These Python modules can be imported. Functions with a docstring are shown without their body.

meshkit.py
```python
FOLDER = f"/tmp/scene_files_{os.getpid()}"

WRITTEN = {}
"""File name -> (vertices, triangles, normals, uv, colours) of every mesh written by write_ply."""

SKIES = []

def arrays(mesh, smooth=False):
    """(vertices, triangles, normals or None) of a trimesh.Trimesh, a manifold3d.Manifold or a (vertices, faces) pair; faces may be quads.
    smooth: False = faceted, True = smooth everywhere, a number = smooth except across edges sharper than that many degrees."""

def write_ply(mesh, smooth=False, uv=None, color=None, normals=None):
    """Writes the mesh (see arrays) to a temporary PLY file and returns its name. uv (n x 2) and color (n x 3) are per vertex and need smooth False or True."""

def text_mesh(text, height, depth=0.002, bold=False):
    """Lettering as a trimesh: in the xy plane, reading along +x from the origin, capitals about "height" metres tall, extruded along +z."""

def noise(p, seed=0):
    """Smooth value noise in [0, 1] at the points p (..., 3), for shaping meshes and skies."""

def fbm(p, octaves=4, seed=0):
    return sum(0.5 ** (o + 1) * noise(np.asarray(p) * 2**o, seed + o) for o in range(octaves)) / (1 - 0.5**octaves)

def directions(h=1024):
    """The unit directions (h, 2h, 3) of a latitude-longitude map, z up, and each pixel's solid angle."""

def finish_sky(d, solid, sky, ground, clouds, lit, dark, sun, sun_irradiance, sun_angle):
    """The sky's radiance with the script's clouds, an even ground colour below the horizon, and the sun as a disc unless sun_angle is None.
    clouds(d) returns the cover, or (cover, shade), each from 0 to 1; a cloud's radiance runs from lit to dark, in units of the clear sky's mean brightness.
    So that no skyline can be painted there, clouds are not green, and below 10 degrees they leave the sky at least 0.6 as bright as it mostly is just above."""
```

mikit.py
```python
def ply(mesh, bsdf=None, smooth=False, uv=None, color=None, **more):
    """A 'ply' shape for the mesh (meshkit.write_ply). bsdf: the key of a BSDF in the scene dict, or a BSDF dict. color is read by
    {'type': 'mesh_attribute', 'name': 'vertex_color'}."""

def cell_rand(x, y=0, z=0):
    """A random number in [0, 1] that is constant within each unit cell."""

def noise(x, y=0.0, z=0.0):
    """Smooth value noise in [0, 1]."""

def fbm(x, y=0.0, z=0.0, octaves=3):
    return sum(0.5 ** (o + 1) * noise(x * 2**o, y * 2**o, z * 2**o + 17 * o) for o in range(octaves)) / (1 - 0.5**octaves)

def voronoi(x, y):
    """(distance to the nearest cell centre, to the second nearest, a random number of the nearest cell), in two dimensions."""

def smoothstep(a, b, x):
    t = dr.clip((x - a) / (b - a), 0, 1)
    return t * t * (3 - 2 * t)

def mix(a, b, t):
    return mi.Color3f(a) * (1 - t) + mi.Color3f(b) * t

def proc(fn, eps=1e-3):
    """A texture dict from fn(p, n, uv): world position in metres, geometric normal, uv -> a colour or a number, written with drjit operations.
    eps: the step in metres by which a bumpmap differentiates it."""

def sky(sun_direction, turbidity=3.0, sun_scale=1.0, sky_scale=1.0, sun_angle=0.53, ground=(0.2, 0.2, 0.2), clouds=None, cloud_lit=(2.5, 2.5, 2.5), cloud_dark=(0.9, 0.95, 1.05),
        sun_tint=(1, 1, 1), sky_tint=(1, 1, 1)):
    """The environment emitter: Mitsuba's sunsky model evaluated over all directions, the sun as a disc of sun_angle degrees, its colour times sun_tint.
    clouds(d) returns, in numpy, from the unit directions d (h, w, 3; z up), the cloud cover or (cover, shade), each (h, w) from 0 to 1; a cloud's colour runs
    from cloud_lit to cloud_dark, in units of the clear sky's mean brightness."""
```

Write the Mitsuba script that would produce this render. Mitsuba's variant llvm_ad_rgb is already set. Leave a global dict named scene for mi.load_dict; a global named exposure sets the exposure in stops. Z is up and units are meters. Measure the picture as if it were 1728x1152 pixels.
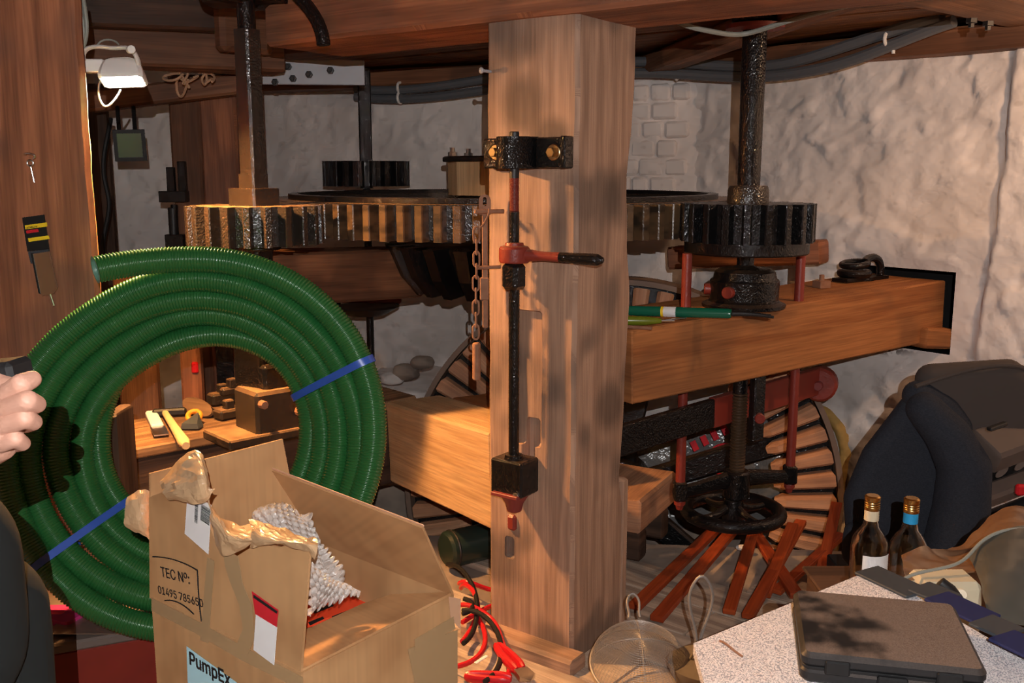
import math, random, zlib
import numpy as np, trimesh, manifold3d as m3d
import drjit as dr
import mitsuba as mi, mikit, meshkit
from mikit import noise, fbm, voronoi, smoothstep, mix, proc
from shapely.geometry import Polygon, box as sbox, LineString
from shapely.ops import unary_union

# ------------------------------------------------------------------ camera, light, exposure
scene, labels = {}, {}
PITCH, EYE, FPX = math.radians(9.9), 1.6, 1650.0
T4 = mi.ScalarTransform4f
scene['camera'] = {'type': 'perspective', 'fov': 2 * math.degrees(math.atan(864 / FPX)), 'fov_axis': 'x', 'near_clip': 0.05, 'far_clip': 100.0,
                   'to_world': T4().look_at(origin=[0, 0, EYE], target=[0, math.cos(PITCH), EYE - math.sin(PITCH)], up=[0, 0, 1])}
exposure = -0.5
FLASH = 26.0            # the photographer's flash gun, just above the lens
LAMP = 5000.0            # halogen floodlight on the left post
LAMP2 = 430.0           # second floodlight, high on the right-hand wall, just out of the frame
LAMP_RGB = (1.0, 0.50, 0.17)
LAMP2_RGB = (1.0, 0.60, 0.34)
# ------------------------------------------------------------------ pixel helpers (plan dimensions were taken from the photograph)
def at(px, py, Y):
    u, v = (px - 864) / FPX, (576 - py) / FPX
    d = np.array([u, math.cos(PITCH) + v * math.sin(PITCH), -math.sin(PITCH) + v * math.cos(PITCH)])
    return np.array([0, 0, EYE]) + d * (Y / d[1])
def gz(px, py, z):
    d = at(px, py, 1) - [0, 0, EYE]
    return np.array([0, 0, EYE]) + d * ((z - EYE) / d[2])
V = lambda *a: np.array(a, float)
def unit(v): v = np.asarray(v, float); return v / max(np.linalg.norm(v), 1e-12)
# ------------------------------------------------------------------ mesh helpers
def onplane(px, py, P, n):
    d = at(px, py, 1) - V(0, 0, EYE); P = np.asarray(P, float); n = np.asarray(n, float)
    return V(0, 0, EYE) + d * (np.dot(P - V(0, 0, EYE), n) / np.dot(d, n))

def frame(o, x, z=(0, 0, 1)):
    x = unit(x); y = unit(np.cross(z, x)); z = np.cross(x, y)
    M = np.eye(4); M[:3, 0], M[:3, 1], M[:3, 2], M[:3, 3] = x, y, z, o
    return M
def zframe(o, z, x=(1, 0, 0)):
    z = unit(z); x = np.asarray(x, float)
    if abs(np.dot(unit(x), z)) > .95: x = V(0, 1, 0)
    y = unit(np.cross(z, x)); x = np.cross(y, z)
    M = np.eye(4); M[:3, 0], M[:3, 1], M[:3, 2], M[:3, 3] = x, y, z, o
    return M
def mv(m, M): m = m.copy(); m.apply_transform(M); return m
def sh(m, *t): m = m.copy(); m.apply_translation(t if len(t) == 3 else t[0]); return m
def join(*ms):
    l = []
    for m in ms: l += list(m) if isinstance(m, (list, tuple)) else [m]
    return trimesh.util.concatenate(l)
def hull(p): return trimesh.convex.convex_hull(np.asarray(p, float))
def cbox(sx, sy, sz, b=.004, c=(0, 0, 0)):
    h = V(sx, sy, sz) / 2; b = min(b, h.min() * .9); P = []
    for s in np.ndindex(2, 2, 2):
        s = np.array(s) * 2 - 1
        for k in range(3):
            q = h - b; q[k] = h[k]; P.append(s * q)
    return sh(hull(P), V(*c))
def rbox(lo, hi, b=.004):
    lo, hi = V(*lo), V(*hi); return cbox(*(hi - lo), b, (lo + hi) / 2)
def loft(R, cap=True, closed=True):
    R = np.asarray(R, float); n, m = R.shape[:2]; v = R.reshape(-1, 3); F = []
    i = np.arange(m if closed else m - 1); j = (i + 1) % m
    for k in range(n - 1):
        a, b, c, d = k * m + i, k * m + j, (k + 1) * m + j, (k + 1) * m + i
        F += [np.stack([a, b, c], 1), np.stack([a, c, d], 1)]
    if cap and closed:
        v = np.vstack([v, R[0].mean(0), R[-1].mean(0)]); z = n * m
        F += [np.stack([j, i, i * 0 + z], 1), np.stack([(n - 1) * m + i, (n - 1) * m + j, i * 0 + z + 1], 1)]
    return trimesh.Trimesh(v, np.vstack(F), process=False)
def lathe(prof, seg=32, cap=True):
    a = np.arange(seg) / seg * 2 * math.pi
    m = loft([np.stack([r * np.cos(a), r * np.sin(a), a * 0 + z], 1) for r, z in prof], cap)
    if m.volume < 0: m.invert()
    return m
def cyl(r, p0, p1, seg=20, b=None):
    p0, p1 = V(*p0), V(*p1); L = np.linalg.norm(p1 - p0); b = min(r * .15, L * .2) if b is None else b
    return mv(lathe([(r - b, 0), (r, b), (r, L - b), (r - b, L)], seg), zframe(p0, p1 - p0))
def smoothpath(P, n):
    from scipy.interpolate import CubicSpline
    P = np.asarray(P, float); t = np.r_[0, np.cumsum(np.linalg.norm(np.diff(P, axis=0), axis=1))]
    return CubicSpline(t, P)(np.linspace(0, t[-1], n))
def tube(P, r, seg=12, cap=True, flat=None, up=None):
    P = np.asarray(P, float); n = len(P); t = np.gradient(P, axis=0); t /= np.linalg.norm(t, axis=1)[:, None] + 1e-12
    u = V(*(up if up is not None else ((0, 0, 1) if abs(t[0][2]) < .9 else (1, 0, 0)))); a = np.arange(seg) / seg * 2 * math.pi; R = []
    r = np.broadcast_to(r, (n,))
    for k in range(n):
        if up is not None: u = V(*up)
        u = unit(u - t[k] * np.dot(u, t[k])); w = np.cross(t[k], u); f = flat or 1.0
        R.append(P[k] + r[k] * (np.cos(a)[:, None] * u + f * np.sin(a)[:, None] * w))
    return loft(R, cap)
def ext(poly, z0, z1):
    g = [trimesh.creation.extrude_polygon(p, z1 - z0, engine='earcut') for p in getattr(poly, 'geoms', [poly])]
    return sh(join(g), 0, 0, z0)
def mani(m): return m3d.Manifold(m3d.Mesh(np.asarray(m.vertices, np.float32), np.asarray(m.faces, np.uint32)))
def tm(M): q = M.to_mesh(); return trimesh.Trimesh(q.vert_properties[:, :3], q.tri_verts, process=False)
def ball(r, c=(0, 0, 0), s=2): return sh(trimesh.creation.icosphere(subdivisions=s, radius=r), V(*c))
def limbs(chains, ref=.006, it=8):
    parts = []
    for ch in chains:
        for (p, r), (q, s) in zip(ch[:-1], ch[1:]):
            parts.append(mani(hull(np.vstack([ball(r, p, 2).vertices, ball(s, q, 2).vertices]))))
    M = m3d.Manifold.batch_boolean(parts, m3d.OpType.Add).refine_to_length(ref); m = tm(M); m.merge_vertices()
    if it: trimesh.smoothing.filter_taubin(m, iterations=it)
    return m
def wobble(m, amp, k, seed=0):
    m = m.copy(); p = m.vertices
    d = np.stack([meshkit.fbm(p * k + 13.1 * i, 3, seed + i) - .5 for i in range(3)], 1)
    m.vertices = p + 2 * amp * d; return m
def crumple(P, n1, n2, amp, k, seed=0, th=.002):
    """A sheet between a 2-D grid of control points, rumpled, with a real thickness."""
    from scipy.interpolate import RectBivariateSpline as S
    P = np.asarray(P, float); a, b = P.shape[:2]; u, v = np.linspace(0, a - 1, n1), np.linspace(0, b - 1, n2)
    G = np.stack([S(range(a), range(b), P[..., i], kx=min(3, a - 1), ky=min(3, b - 1))(u, v) for i in range(3)], -1)
    N = np.cross(np.gradient(G, axis=0), np.gradient(G, axis=1)); N /= np.linalg.norm(N, axis=-1, keepdims=True) + 1e-9
    q = G.reshape(-1, 3) * k; h = np.abs(meshkit.fbm(q, 3, seed) - .5) * 2 + .5 * (meshkit.fbm(q * .4, 2, seed + 5) - .5)
    G = G + N * (amp * (h.reshape(n1, n2) - .3))[..., None]
    return slab(G, -N * th)
def slab(G, D):
    n1, n2 = G.shape[:2]; A, B = G.reshape(-1, 3), (G + D).reshape(-1, 3); I = np.arange(n1 * n2).reshape(n1, n2)
    a, b, c, d = I[:-1, :-1].ravel(), I[1:, :-1].ravel(), I[1:, 1:].ravel(), I[:-1, 1:].ravel(); o = n1 * n2
    F = [np.stack([a, b, c], 1), np.stack([a, c, d], 1), np.stack([a, c, b], 1) + o, np.stack([a, d, c], 1) + o]
    for L in (I[:, 0][::-1], I[-1, :][::-1], I[:, -1], I[0, :]):
        p, q = L[:-1], L[1:]; F += [np.stack([p, q, q + o], 1), np.stack([p, q + o, p + o], 1)]
    return trimesh.Trimesh(np.vstack([A, B]), np.vstack(F), process=False)
def sheet(P, pts, th, n=None):
    """An outline given as 3-D points of one plane, as a plate of thickness th towards n."""
    pts = np.asarray(pts, float); n = unit(n); x = unit(pts[1] - pts[0]); y = np.cross(n, x); o = pts[0]
    g = Polygon([((p - o) @ x, (p - o) @ y) for p in pts]); g = g if g.is_valid else g.buffer(0)
    M = np.eye(4); M[:3, 0], M[:3, 1], M[:3, 2], M[:3, 3] = x, y, n, o
    return mv(ext(g, 0, th), M)
# ------------------------------------------------------------------ scene entries
def num(k):
    if k not in scene and k not in labels: return k
    i = 1
    while f'{k}_{i:03d}' in scene or f'{k}_{i:03d}' in labels: i += 1
    return f'{k}_{i:03d}'
def thing(name, label, cat, group=None):
    k = num(name); labels[k] = {'label': label, 'category': cat}
    if group: labels[k]['group'] = group
    return k
UVMATS = set()
def ob(name, mesh, mat, parent=None, sm=35, label=None, cat=None, group=None, kind=None, grain=None, **more):
    """One shape entry. grain: a 4x4 frame whose x axis is the grain of the wood."""
    k = num((parent + '__' if parent else '') + name)
    if isinstance(mesh, (list, tuple)): mesh = join(mesh)
    if mat in UVMATS:
        if sm is not False:
            s = trimesh.graph.smooth_shade(trimesh.Trimesh(mesh.vertices, mesh.faces), angle=math.radians(sm if sm is not True else 60), facet_minarea=None)
            v, f = np.array(s.vertices), np.array(s.faces)
        else:
            v, f = np.array(mesh.vertices)[np.array(mesh.faces)].reshape(-1, 3), np.arange(3 * len(mesh.faces)).reshape(-1, 3)
        n = np.zeros_like(v); fn = np.cross(v[f[:, 1]] - v[f[:, 0]], v[f[:, 2]] - v[f[:, 0]])
        for i in range(3): np.add.at(n, f[:, i], fn)
        n /= np.linalg.norm(n, axis=1, keepdims=True) + 1e-15
        G = np.linalg.inv(grain) if grain is not None else np.eye(4)
        q, ln = v @ G[:3, :3].T + G[:3, 3], np.abs(n @ G[:3, :3].T)
        uu = q[:, 0].copy(); vv = np.where(ln[:, 1] > ln[:, 2], q[:, 2], q[:, 1] + .37)
        end = (ln[:, 0] > .8); uu = np.where(end, q[:, 1] * .3, uu); vv = np.where(end, q[:, 2], vv)
        r = zlib.crc32(k.encode()); uu = uu + (r % 97) * .731; vv = vv + (r // 97 % 89) * .317
        path = meshkit.write_ply(trimesh.Trimesh(v, f, process=False), False, uv=np.stack([uu, vv], 1), normals=n)
        scene[k] = {'type': 'ply', 'filename': path, 'face_normals': False, 'bsdf': {'type': 'ref', 'id': mat}, **more}
    else:
        scene[k] = mikit.ply(mesh, mat, smooth=sm, **more)
    d = {}
    if label: d['label'] = label
    if cat: d['category'] = cat
    if group: d['group'] = group
    if kind: d['kind'] = kind
    if d: labels[k] = d
    return k
# ------------------------------------------------------------------ materials
def prin(c, rough=.5, spec=.5, metal=0., bump=None, bs=1., eps=1e-3, **k):
    d = {'type': 'principled', 'base_color': c if isinstance(c, dict) else {'type': 'rgb', 'value': list(c)}, 'roughness': rough, 'specular': spec, 'metallic': metal, **k}
    if bump is not None: d = {'type': 'bumpmap', 'arbitrary': proc(bump, eps), 'scale': bs, 'bsdf': d}
    return {'type': 'twosided', 'bsdf': d}
def mat(name, d, uv=False):
    scene['mat_' + name] = d
    if uv: UVMATS.add('mat_' + name)
    return 'mat_' + name
def wood(name, c1, c2, c3, rough=.62, spec=.3, stain=.5, fine=1., bs=.0012, smoke=()):
    def col(p, n, uv):
        g = fbm(uv.x * 2.2, uv.y * 38 * fine + 2.2 * noise(uv.x * 1.1, uv.y * 4), 0, 3); s = noise(uv.x * 9, uv.y * 240)
        b = fbm(p.x * 4.1, p.y * 4.1, p.z * 3.3, 3)
        c = mix(c1, c2, smoothstep(.28, .72, g)); c = mix(c, mi.Color3f(c3), smoothstep(.46, .66, b) * stain)
        for (x0, z0, sx, sz) in smoke: c = mix(c, mi.Color3f(c3) * .7, smoothstep(1.25, .35, dr.sqrt(dr.square((p.x - x0) / sx) + dr.square((p.z - z0) / sz)) + .9 * (b - .5)) * .75)
        return c * (.82 + .32 * s)
    def bmp(p, n, uv): return fbm(uv.x * 3.1, uv.y * 75 * fine, 0, 2) + .5 * fbm(p.x * 30, p.y * 30, p.z * 30, 2)
    return mat(name, prin(proc(col), rough, spec, bump=bmp, bs=bs), True)
W_POST = wood('post_wood', (.40, .245, .165), (.30, .178, .118), (.14, .095, .072), stain=.85, smoke=((.03, 1.80, .07, .10), (.12, 1.70, .06, .06), (.32, 1.52, .05, .10), (.33, .82, .06, .09)))
W_OLD = wood('old_brown_wood', (.24, .105, .052), (.15, .063, .032), (.07, .035, .022), stain=.6)
W_LEFT = wood('red_brown_wood', (.36, .135, .065), (.23, .085, .042), (.13, .065, .045), stain=.55)
W_DARK = wood('dark_wood', (.085, .045, .028), (.05, .027, .018), (.02, .013, .01), stain=.5)
W_OAK = wood('oak_beam_wood', (.37, .145, .050), (.27, .095, .032), (.17, .075, .034), stain=.55, rough=.78, spec=.15)
W_PALE = wood('pale_new_wood', (.52, .335, .175), (.44, .265, .13), (.30, .17, .085), stain=.35)
W_TOOTH = wood('cog_wood', (.52, .27, .15), (.40, .19, .10), (.22, .11, .07), stain=.45)
W_BENCH = wood('bench_wood', (.30, .17, .085), (.16, .08, .04), (.06, .035, .022), stain=.55)
W_FLOOR = wood('dusty_floor_wood', (.44, .34, .26), (.27, .20, .155), (.50, .40, .31), stain=.7, rough=.85, spec=.15)
W_RED = wood('red_painted_lath', (.36, .062, .016), (.25, .038, .011), (.16, .03, .012), stain=.5, rough=.4)
W_CEIL = wood('ceiling_wood', (.27, .125, .058), (.17, .075, .036), (.075, .038, .022), stain=.6)
def lump(p, n, uv): return fbm(p.x * 90, p.y * 90, p.z * 60, 3) + .7 * noise(p.x * 260, p.y * 260, p.z * 190)
def dusty(base, dust, amt):
    def f(p, n, uv):
        up = smoothstep(.55, .95, n.z); b = fbm(p.x * 14, p.y * 14, p.z * 14, 3)
        return mix(base, dust, up * amt * (.35 + b) + .05 * smoothstep(.6, .8, b))
    return f
M_BLACK = mat('black_paint', prin(proc(dusty((.004, .004, .0045), (.07, .045, .03), .5)), .10, .5, bump=lump, bs=.0030, clearcoat=.35, clearcoat_gloss=.92))
M_GEAR = mat('worn_black_gear_paint', prin(proc(dusty((.020, .015, .012), (.28, .165, .09), 1.)), .22, .55, bump=lump, bs=.0024, clearcoat=.3, clearcoat_gloss=.9))
def flank(p, n, uv): return mix((.105, .06, .03), (.032, .021, .014), smoothstep(.35, .7, fbm(p.x * 11, p.y * 11, p.z * 26, 3)))
M_FLANK = mat('greased_gear_teeth', prin(proc(flank), .3, .6, bump=lump, bs=.0009))
M_OXIDE = mat('red_oxide_paint', prin(proc(dusty((.20, .027, .017), (.18, .09, .068), .55)), .42, .45, bump=lump, bs=.0007))
M_DKRED = mat('dull_dark_red_paint', prin((.18, .03, .026), .5, .4))
M_RUST = mat('rusty_iron', prin(proc(lambda p, n, uv: mix((.17, .075, .042), (.34, .17, .10), fbm(p.x * 40, p.y * 40, p.z * 40, 3))), .75, .3, bump=lump, bs=.0008))
M_STEEL = mat('bright_steel', prin((.62, .60, .57), .25, .5, 1.0))
M_BRASSY = mat('brassy_zinc', prin((.66, .47, .24), .26, .5, 1.0))
M_IRON = mat('dull_black_iron', prin((.012, .011, .011), .5, .5))
M_PLAST = mat('black_plastic', prin((.012, .012, .0125), .5, .25))
def plaster(p, n, uv):
    b = fbm(p.x * 3, p.y * 3, p.z * 3, 3); s = fbm(p.x * 22, p.y * 22, p.z * 22, 2)
    c = mix((.82, .755, .715), (.70, .635, .595), smoothstep(.35, .7, b)); c = mix(c, mi.Color3f(.40, .35, .31), smoothstep(.70, .86, s) * .3)
    q0 = dr.sqrt(dr.square((p.x - 1.68) / .17) + dr.square((p.z - .80) / .05)); c = mix(c, mi.Color3f(.07, .05, .045), smoothstep(1.1, .5, q0) * smoothstep(.42, .6, fbm(p.x * 45, p.y * 45, p.z * 45, 2)))
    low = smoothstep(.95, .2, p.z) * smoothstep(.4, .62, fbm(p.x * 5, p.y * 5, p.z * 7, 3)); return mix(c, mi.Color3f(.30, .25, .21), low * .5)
def plbump(p, n, uv): return fbm(p.x * 16, p.y * 16, p.z * 16, 3) * 1.2 + .25 * fbm(p.x * 70, p.y * 70, p.z * 70, 2)
M_WALL = mat('whitewash', prin(proc(plaster), .85, .15, bump=plbump, bs=.008, eps=2e-3))
M_STONE = mat('dusty_stone', prin(proc(lambda p, n, uv: mix((.36, .28, .22), (.20, .155, .13), smoothstep(.3, .7, fbm(p.x * 6, p.y * 6, p.z * 6, 4)))), .9, .1, bump=plbump, bs=.006))
def hosec(p, n, uv):
    d = fbm(p.x * 20, p.y * 20, p.z * 20, 2); return mix((.010, .085, .022), (.019, .108, .025), d)
M_HOSE = mat('green_hose', prin(proc(hosec), .17, .6, clearcoat=.4, clearcoat_gloss=.92))
def card(p, n, uv):
    b = fbm(p.x * 9, p.y * 9, p.z * 9, 3); f = noise(p.x * 160 + p.y * 90, 0, p.z * 6)
    return mix((.48, .272, .125), (.38, .20, .088), smoothstep(.3, .75, b)) * (.93 + .12 * f)
M_CARD = mat('cardboard', prin(proc(card), .8, .2))
M_CARDE = mat('cardboard_edge', prin((.56, .33, .20), .85, .15))
M_TAPE = mat('brown_paper_tape', prin((.48, .31, .17), .35, .5, bump=lambda p, n, uv: fbm(p.x * 60, p.y * 60, p.z * 60, 3), bs=.004))
M_PTAPE = mat('glossy_parcel_tape', prin((.36, .235, .12), .2, .6))
M_WHITE = mat('white_paper', prin((.72, .71, .70), .6, .3))
M_WPLAST = mat('white_plastic', prin((.74, .70, .66), .35, .45))
M_INK = mat('black_ink', prin((.012, .011, .011), .6, .3))
M_LBLUE = mat('pale_blue_label', prin((.40, .66, .74), .5, .3))
M_RLABEL = mat('red_label', prin((.56, .018, .03), .4, .4))
M_BLUE = mat('blue_strap', prin((.028, .085, .38), .35, .5))
M_REDP = mat('red_plastic', prin((.50, .012, .018), .3, .5))
M_YEL = mat('yellow_print', prin((.82, .55, .02), .5, .3))
M_GREY = mat('grey_plastic', prin((.04, .047, .055), .5, .4))
M_COND = mat('grey_conduit', prin((.11, .115, .125), .5, .4))
M_CABLE = mat('grey_cable', prin((.25, .255, .22), .5, .4))
def skinf(p, n, uv): return mix((.44, .225, .155), (.52, .29, .215), fbm(p.x * 60, p.y * 60, p.z * 60, 3))
M_SKIN = mat('skin', prin(proc(skinf), .5, .35, bump=lambda p, n, uv: fbm(p.x * 300, p.y * 300, p.z * 300, 2), bs=.0006, eps=4e-4))
M_CLOTH = mat('dark_grey_cloth', prin((.016, .018, .018), .9, .1, sheen=.3))
def seatf(p, n, uv): return mix((.014, .017, .024), (.026, .028, .036), noise(p.x * 320, p.y * 320, p.z * 320))
M_SEAT = mat('seat_fabric', prin(proc(seatf), .85, .2, sheen=.5))
M_SEAT2 = mat('worn_seat_fabric', prin((.055, .043, .038), .85, .2, sheen=.3))
M_BRPL = mat('dusty_brown_plastic', prin(proc(lambda p, n, uv: mix((.075, .055, .047), (.12, .083, .066), fbm(p.x * 12, p.y * 12, p.z * 12, 3))), .6, .3))
def speck(p, n, uv):
    a = noise(p.x * 620, p.y * 620, p.z * 620); b = noise(p.x * 430 + 9, p.y * 430, p.z * 430)
    return mix(mix((.82, .76, .74), (.28, .275, .30), smoothstep(.42, .68, a)), mi.Color3f(.50, .34, .32), smoothstep(.66, .8, b) * .7)
M_SPECK = mat('speckled_board', prin(proc(speck), .75, .2))
def casef(p, n, uv):
    b = fbm(p.x * 11, p.y * 11, p.z * 11, 4); up = smoothstep(.6, .95, n.z); s = noise(p.x * 600, p.y * 600, p.z * 600)
    return mix((.010, .010, .011), mix((.15, .108, .085), (.24, .18, .145), s), up * smoothstep(.40, .60, b * .85 + 1.0 * (p.x - .50)) * .8)
M_CASE = mat('dusty_black_case', prin(proc(casef), .5, .4))
M_TARP = mat('brown_waxed_sheet', prin(proc(lambda p, n, uv: mix((.15, .075, .036), (.24, .135, .07), fbm(p.x * 9, p.y * 9, p.z * 9, 3))), .32, .5))
M_TARP2 = mat('grey_waxed_sheet', prin(proc(lambda p, n, uv: mix((.055, .052, .042), (.10, .092, .075), fbm(p.x * 12, p.y * 12, p.z * 12, 3))), .42, .4))
M_CREAM = mat('cream_plastic', prin((.60, .52, .36), .45, .4))
M_BOTTLE = mat('bottle_glass', {'type': 'dielectric', 'int_ior': 1.5, 'ext_ior': 1.0, 'specular_transmittance': {'type': 'rgb', 'value': [.95, .925, .87]}})
M_BUBBLE = mat('clear_film', {'type': 'blendbsdf', 'weight': .30, 'a': {'type': 'thindielectric', 'int_ior': 1.5}, 'b': {'type': 'twosided', 'bsdf': {'type': 'roughplastic', 'diffuse_reflectance': {'type': 'rgb', 'value': [.82, .78, .73]}, 'alpha': .06}}})
M_MESH = mat('wire_mesh_steel', prin((.27, .24, .215), .45, .5, .25))
M_FOAM = mat('yellow_foam', prin(proc(lambda p, n, uv: mix((.50, .31, .10), (.36, .20, .06), fbm(p.x * 40, p.y * 40, p.z * 40, 3))), .85, .2, bump=plbump, bs=.01))
M_SHEET = mat('grey_plastic_sheet', prin((.16, .155, .15), .22, .55, bump=lambda p, n, uv: fbm(p.x * 24, p.y * 24, p.z * 24, 3), bs=.012))
M_PINK = mat('pink_plastic', prin((.40, .03, .15), .35, .45))
M_BLADE = mat('saw_steel', prin((.40, .36, .32), .33, .5, .85))
M_REDTIN = mat('red_painted_tin', prin(proc(lambda p, n, uv: mix((.22, .022, .012), (.13, .016, .01), fbm(p.x * 8, p.y * 8, p.z * 8, 3))), .45, .4))
M_GRTOOL = mat('green_tool_handle', prin((.006, .11, .062), .2, .6))
M_OLIVE = mat('olive_handle', prin((.13, .16, .012), .25, .55))
M_ORANGE = mat('orange_plastic', prin((.85, .25, .02), .4, .4))
M_CYAN = mat('blue_plastic', prin((.04, .32, .66), .35, .45))
M_ASH = mat('ash_handle', prin((.66, .43, .22), .45, .4))
M_DKGRN = mat('dark_green_drum', prin((.014, .026, .021), .3, .5))
M_LENS = mat('lamp_lens', {'type': 'dielectric', 'int_ior': 1.5})
M_REFL = mat('dull_reflector', prin((.10, .105, .09), .15, .6))
M_GALV = mat('galvanised_plate', prin((.36, .36, .38), .5, .5, .2))
M_GOLD = mat('gold_foil', prin((.62, .36, .12), .28, .5, 1.0))
M_BLBAND = mat('blue_band', prin((.02, .28, .55), .4, .4))
# ------------------------------------------------------------------ lights
flash_at = V(.06, -.30, EYE + .20)
scene['camera_flash'] = {'type': 'spot', 'to_world': T4().look_at(origin=flash_at.tolist(), target=[.0, 3.4, .95], up=[0, 0, 1]), 'cutoff_angle': 52.0, 'beam_width': 42.0, 'intensity': {'type': 'rgb', 'value': [FLASH, FLASH * .985, FLASH * .98]}}
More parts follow.
